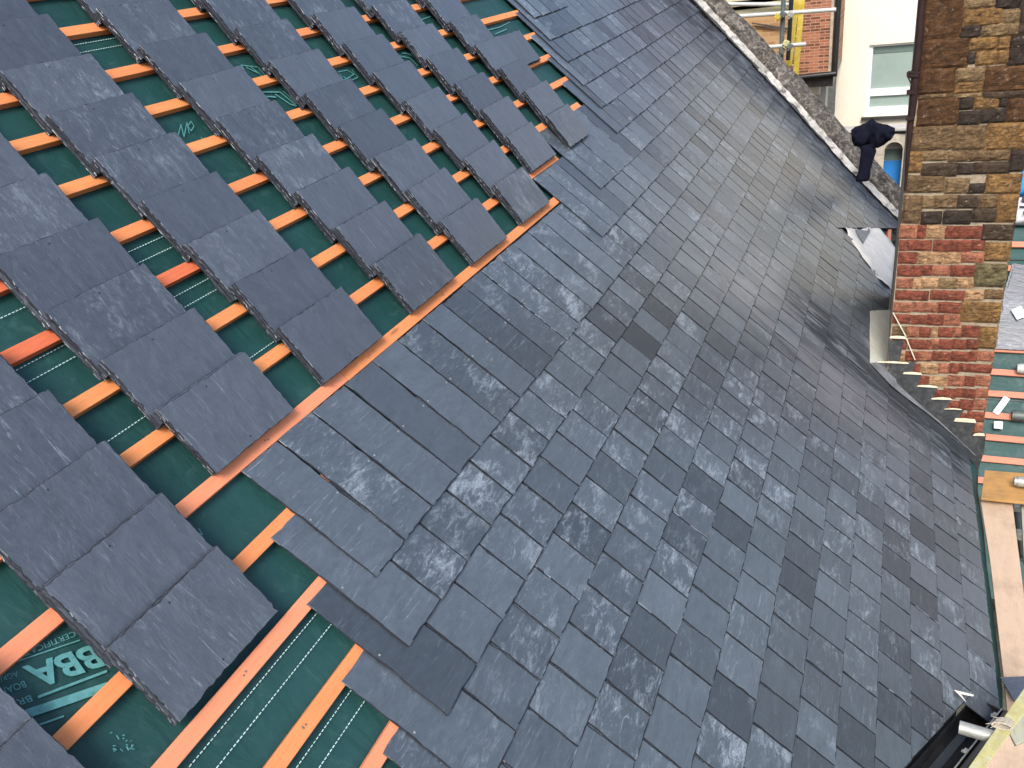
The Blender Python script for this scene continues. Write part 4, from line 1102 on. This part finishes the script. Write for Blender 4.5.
mb.add(P, [(j * 31 + i, j * 31 + i + 1, (j + 1) * 31 + i + 1, (j + 1) * 31 + i) for j in range(45) for i in range(30)], smooth=True)
mb.build('underlay', M['membrane'], wr, mat4=MW)
M['batten_x'] = wood_material('pink_batten_wing', (0.60, 0.25, 0.155), (0.52, 0.19, 0.12), (0.40, 0.16, 0.10), 0.66, 1.0, (0.9, 14, 14))
for k, py in enumerate((482, 460, 438, 416, 394, 372, 349, 326, 300, 291, 268, 244, 221, 198)):
    y = wingy(1000, py)[1]
    mb = MB(); mb.box((2.3, 0, -0.0125), 4.5 if k not in () else 1, 0.062, 0.030)
    mb.build('batten', M['batten_x'], wr, bevel=0.002, mat4=MW @ Matrix.Translation((2.15, y, 0)) @ Matrix.Rotation(0.004 * math.sin(k * 2.1), 4, 'Z'))
for (px, py) in ((1000, 258), (1000, 270), (1004, 399)):
    y = wingy(px, py)[1]; mb = MB(); mb.box((4.0, y, -0.035), 4.0, 0.006, 0.012); mb.build('lap_fold', M['black_plastic'], wr, mat4=MW)
def onwing(px, py, h=0.0):
    x, y = wingy(px, py); return MW @ Vector((x, y, h))
# slate piles on the wing
def wing_slates(name, px, py, n, label, rz=0.0, w=0.42, l=0.40):
    x, y = wingy(px, py)
    for k in range(n):
        o = bpy.data.objects.new('loose_slate', protos[(k * 5 + int(px)) % 12])
        o.matrix_world = MW @ Matrix.Translation((x + 0.02 * (k % 2), y, 0.012 + 0.0065 * k)) @ Matrix.Rotation(rz, 4, 'Z') @ Matrix.Scale(w / LW, 4, (1, 0, 0)) @ Matrix.Scale(l / LL, 4, (0, 1, 0))
        COL.objects.link(o)
        tag(o, (('top' if k == n - 1 else 'bottom') + ' slate of the ' + label), 'slate', 'slates lying on the wing roof battens')
wing_slates('a', 1019, 332, 2, 'pair lying below the white scrap on the wing roof')
wing_slates('b', 1024, 308, 2, 'pair lying just above the white scrap on the wing roof', 0.05)
wing_slates('c', 1030, 286, 2, 'pair highest up the wing roof battens', -0.2)
def scrap(name, px, py, sx, sy, rz, mat, label, cat, h=0.02, letters=None):
    mb = MB(); n = 8; P = []
    for j in range(n + 1):
        for i in range(n + 1):
            x, y = (i / n - .5) * sx, (j / n - .5) * sy
            P.append((x, y, 0.012 * noise.noise(Vector((x * 20, y * 20, px)))))
    for j in range(n + 1):
        for i in range(n + 1):
            x, y, z = P[j * (n + 1) + i]; P.append((x, y, z - 0.004))
    w_ = n + 1; o = w_ * w_
    fs = [(b + j * w_ + i, b + j * w_ + i + 1, b + (j + 1) * w_ + i + 1, b + (j + 1) * w_ + i) for b in (0, o) for j in range(n) for i in range(n)]
    ring = [i for i in range(w_)] + [j * w_ + n for j in range(1, w_)] + [n * w_ + i for i in range(n - 1, -1, -1)] + [j * w_ for j in range(n - 1, 0, -1)]
    fs += [(ring[i], ring[(i + 1) % len(ring)], o + ring[(i + 1) % len(ring)], o + ring[i]) for i in range(len(ring))]
    mb.add(P, fs, smooth=True)
    x, y = wingy(px, py)
    ob = mb.build(name, mat, None, mat4=MW @ Matrix.Translation((x, y, h)) @ Matrix.Rotation(rz, 4, 'Z'))
    tag(ob, label, cat); return ob
scrap('paper_strip', 1001, 406, 0.06, 0.20, -0.5, M['whitebag'], 'narrow white strip lying on green membrane between wing battens', 'strip')
scrap('white_card', 998, 425.5, 0.075, 0.075, 0, M['whitebag'], 'small square white card on green membrane of the wing roof', 'card')
scrap('plastic_scrap', 1018, 315, 0.10, 0.12, 0.5, M['whitebag'], 'crumpled white scrap among slates on the wing roof', 'scrap', h=0.06)
# bags at the top of the wing
def bag():
    for nm, y0, y1, mat, lab in (('blue_sack', 163, 198, M['bluebag'], 'blue plastic sack behind the chimney edge above the white sack'), ('white_sack', 199, 226, M['whitebag'], 'white printed sack below the blue sack on the wing roof')):
        x0, ya = wingy(1000, y1); _, yb_ = wingy(1000, y0); xx = wingy(1019, (y0 + y1) / 2)[0]
        mb = MB(); n = 10; P = []
        L = yb_ - ya; W = 0.9
        for j in range(n + 1):
            for i in range(n + 1):
                u, v_ = i / n, j / n; e = (math.sin(math.pi * u) * math.sin(math.pi * v_)) ** 0.35 if 0 < i < n and 0 < j < n else 0
                P.append((u * W, v_ * L, 0.02 + 0.15 * e + 0.02 * noise.noise(Vector((u * 6, v_ * 5, y0)))))
        w_ = n + 1
        fs = [(j * w_ + i, j * w_ + i + 1, (j + 1) * w_ + i + 1, (j + 1) * w_ + i) for j in range(n) for i in range(n)] + [tuple([i for i in range(w_)] + [j * w_ + n for j in range(1, w_)] + [n * w_ + i for i in range(n - 1, -1, -1)] + [j * w_ for j in range(n - 1, 0, -1)])[::-1]]
        mb.add(P, fs, smooth=True)
        ob = mb.build(nm, mat, None, mat4=MW @ Matrix.Translation((xx - 0.1, ya, 0))); tag(ob, lab, 'sack')
        if nm == 'white_sack':
            ink = MB()
            for (a, b, cc, d) in ((0.10, 0.62, 0.14, 0.80), (0.14, 0.76, 0.20, 0.80), (0.14, 0.62, 0.20, 0.66), (0.08, 0.42, 0.14, 0.45), (0.12, 0.18, 0.135, 0.32), (0.135, 0.29, 0.17, 0.32), (0.165, 0.18, 0.18, 0.32)):
                ink.box(((a + cc) / 2, (b + d) / 2 * L, 0.155), cc - a, (d - b) * L, 0.03)
            ink.build('printed_marks', M['ink'], ob, mat4=WM[ob.name].copy())
bag()

# ------------------------------------------------------------------ scaffold platform beyond the eaves
def board(name, corners, z, th, mat, label=None, cat=None, group=None, bevel=0.003, parent=None):
    pts = [hit(a, b, 2, z) for a, b in corners]
    o = Vector(((pts[0].x + pts[2].x) / 2, (pts[0].y + pts[2].y) / 2, z))
    mb = MB(); mb.prism([p - o for p in pts], (0, 0, -th))
    ob = mb.build(name, mat, parent, bevel=bevel, mat4=Matrix.Translation(o))
    if label: tag(ob, label, cat, group)
    return ob
board('plywood_sheet', [(980, 497), (1012, 499), (1036, 690), (1008, 720), (1004, 680), (990, 560)], -2.12, 0.018, M['ply'], 'long pale plywood sheet lying beside the eaves', 'board')
board('plywood_offcut', [(985, 470), (1060, 476), (1060, 506), (981, 498)], -2.06, 0.018, M['ply_brown'], 'brown plywood offcut lying across the end of the pale sheet', 'board')
board('plank', [(1021, 502), (1032, 502), (1062, 640), (1048, 660), (1024, 560)], -2.15, 0.03, M['old_board'], 'weathered plank beside the long pale plywood sheet', 'board')
sl = bpy.data.objects.new('slate_offcut', protos[3]); pS = hit(1019, 690, 2, -2.09)
sl.matrix_world = Matrix.Translation(pS + Vector((0, 0, 0.004))) @ Matrix.Rotation(0.35, 4, 'Z') @ Matrix.Rotation(0.02, 4, 'X') @ Matrix.Scale(0.5, 4, (1, 0, 0)) @ Matrix.Scale(0.42, 4, (0, 1, 0))
COL.objects.link(sl); tag(sl, 'dark broken slate piece resting on the pale plywood sheet', 'slate')
# couplers and tubes seen in the gap
gt = empty('gap_tube', hit(1016, 520, 2, -2.6)); tag(gt, 'grey scaffold tube with coupler in the dark gap right of the plywood', 'scaffold tube')
mb = MB(); mb.tube(hit(1014, 490, 2, -2.5), hit(1024, 560, 2, -2.5), 0.025, 14); mb.build('tube', M['galv_dark'], gt)
for cp in ((1018, 507), (1021, 535)):
    mb = MB(); mb.box(hit(*cp, 2, -2.45), 0.07, 0.06, 0.06); mb.build('coupler', M['galv'], gt, bevel=0.008)
for k, (px, py, lab, m_) in enumerate(((1016, 370, 'pale tube end lying on the third visible wing batten below the slates', 'galv_white'), (1011, 416.5, 'dark tube end lying on a wing batten beside the white card', 'galv_dark'), (1014, 481, 'grey tube end above the brown plywood offcut', 'galv'))):
    a = onwing(px, py, 0.05) if k < 2 else hit(px, py, 2, -2.0)
    mb = MB(); mb.tube((0, 0, 0), (1.2, 0.0, 0.02), 0.045 if k < 2 else 0.03, 16); mb.tube((0.02, 0, 0), (0.10, 0, 0), 0.05 if k < 2 else 0.036, 16)
    o = mb.build('scaffold_tube', M[m_], None, mat4=Matrix.Translation(a)); tag(o, lab, 'scaffold tube')
# near corner platform
pl = empty('scaffold_platform', hit(1000, 745, 2, -1.62)); tag(pl, 'scaffold platform with worn yellow edge board and pale plywood at the near corner', 'scaffold platform')
zP = -1.62
board('edge_board', [(966, 771), (1020, 694), (1042, 662), (1054, 672), (1030, 706), (980, 774)], zP, 0.045, M['yellow_old'], parent=pl)
board('middle_board', [(1007, 728), (1031, 707), (1055, 674), (1070, 690), (1040, 735), (1016, 745)], zP - 0.002, 0.04, M['old_board'], parent=pl)
board('plywood', [(981, 774), (1006, 729), (1015, 746), (1040, 736), (1052, 760), (1040, 800), (985, 800)], zP - 0.004, 0.03, M['ply'], parent=pl)
mb = MB()
for k in range(5):
    mb.add([], [])
tb = MB(); a, b = hit(959, 727, 2, -1.66), hit(1010, 742, 2, -1.66); tb.tube(a, b, 0.029, 18, cap=False); tb.tube(a, b, 0.025, 18, cap=False)
o = tb.build('scaffold_tube', M['galv']); tag(o, 'short grey scaffold tube poking out over the black gutter', 'scaffold tube')
tw = MB(); q = hit(1004, 722, 2, zP + 0.03); Rw = random.Random(5)
for k in range(5):
    r_ = 0.022 - 0.001 * k; off = (k - 2) * 0.008; prev = None
    for i in range(13):
        th_ = 2 * math.pi * i / 12; pnt = q + Vector((math.cos(th_) * r_ * 1.7 + off * .5, off + 0.004 * Rw.random(), math.sin(th_) * r_ * 0.8 - 0.012))
        if prev is not None: tw.tube(prev, pnt, 0.005, 6)
        prev = pnt
for k in range(4):
    p = q + Vector((-0.02, 0.01 * k - 0.015, 0.0)); tw.tube(p, p + Vector((Rw.uniform(-.05, -.02), Rw.uniform(-.02, .02), -0.015)), 0.003, 5, r1=0.001)
o = tw.build('rope_lashing', M['stone_trim']); tag(o, 'frayed pale rope lashing on the yellow edge board', 'rope')
tl = MB(); p = hit(940, 768, 2, -2.2); tl.tube(hit(938, 790, 2, -2.1), hit(950, 742, 2, -2.4), 0.022, 12)
o = tl.build('timber_prop', M['boards_pale']); tag(o, 'pale timber prop in the dark gap beneath the gutter', 'prop')

# ------------------------------------------------------------------ ground
mb = MB(); n = 40; P = []
for j in range(n + 1):
    for i in range(n + 1):
        P.append((-150 + 300 * i / n, -150 + 300 * j / n, -7 + 0.0 * i))
mb.add(P, [(j * (n + 1) + i, j * (n + 1) + i + 1, (j + 1) * (n + 1) + i + 1, (j + 1) * (n + 1) + i) for j in range(n) for i in range(n)])
gnd = mb.build('ground', M['ground']); gnd['kind'] = 'structure'

# ------------------------------------------------------------------ light
wd = bpy.data.worlds.new('World'); S.world = wd; wd.use_nodes = True
nt = wd.node_tree; sky = nt.nodes.new('ShaderNodeTexSky'); sky.sky_type = 'NISHITA'; sky.sun_disc = False
SE, SR = math.radians(48), math.radians(170)
sky.sun_elevation = SE; sky.sun_rotation = SR; sky.dust_density = 2.6; sky.ozone_density = 1.3; sky.air_density = 1.0
nt.links.new(sky.outputs[0], nt.nodes['Background'].inputs[0]); nt.nodes['Background'].inputs[1].default_value = 0.15
sun = bpy.data.lights.new('sun', 'SUN'); sun.energy = 1.9; sun.angle = math.radians(24); sun.color = (1.0, 0.955, 0.90)
so = bpy.data.objects.new('sun', sun); COL.objects.link(so)
sd = Vector((math.sin(SR) * math.cos(SE), math.cos(SR) * math.cos(SE), math.sin(SE)))
so.rotation_euler = sd.to_track_quat('Z', 'Y').to_euler()

# ------------------------------------------------------------------ camera
cam = bpy.data.cameras.new('camera'); co = bpy.data.objects.new('camera', cam); COL.objects.link(co)
cam.sensor_fit = 'HORIZONTAL'; cam.sensor_width = 36; cam.lens = F * 36 / 1024; cam.clip_start = 0.05; cam.clip_end = 600
rx, ry, rz_ = [Vector(r) for r in RW]
co.matrix_world = Matrix(((rx.x, -ry.x, -rz_.x, CAM.x), (rx.y, -ry.y, -rz_.y, CAM.y), (rx.z, -ry.z, -rz_.z, CAM.z), (0, 0, 0, 1)))
S.camera = co
S.view_settings.view_transform = 'Standard'; S.view_settings.look = 'None'; S.view_settings.exposure = 0.86; S.view_settings.gamma = 1
S.view_settings.use_curve_mapping = False
S.cycles.use_denoising = True
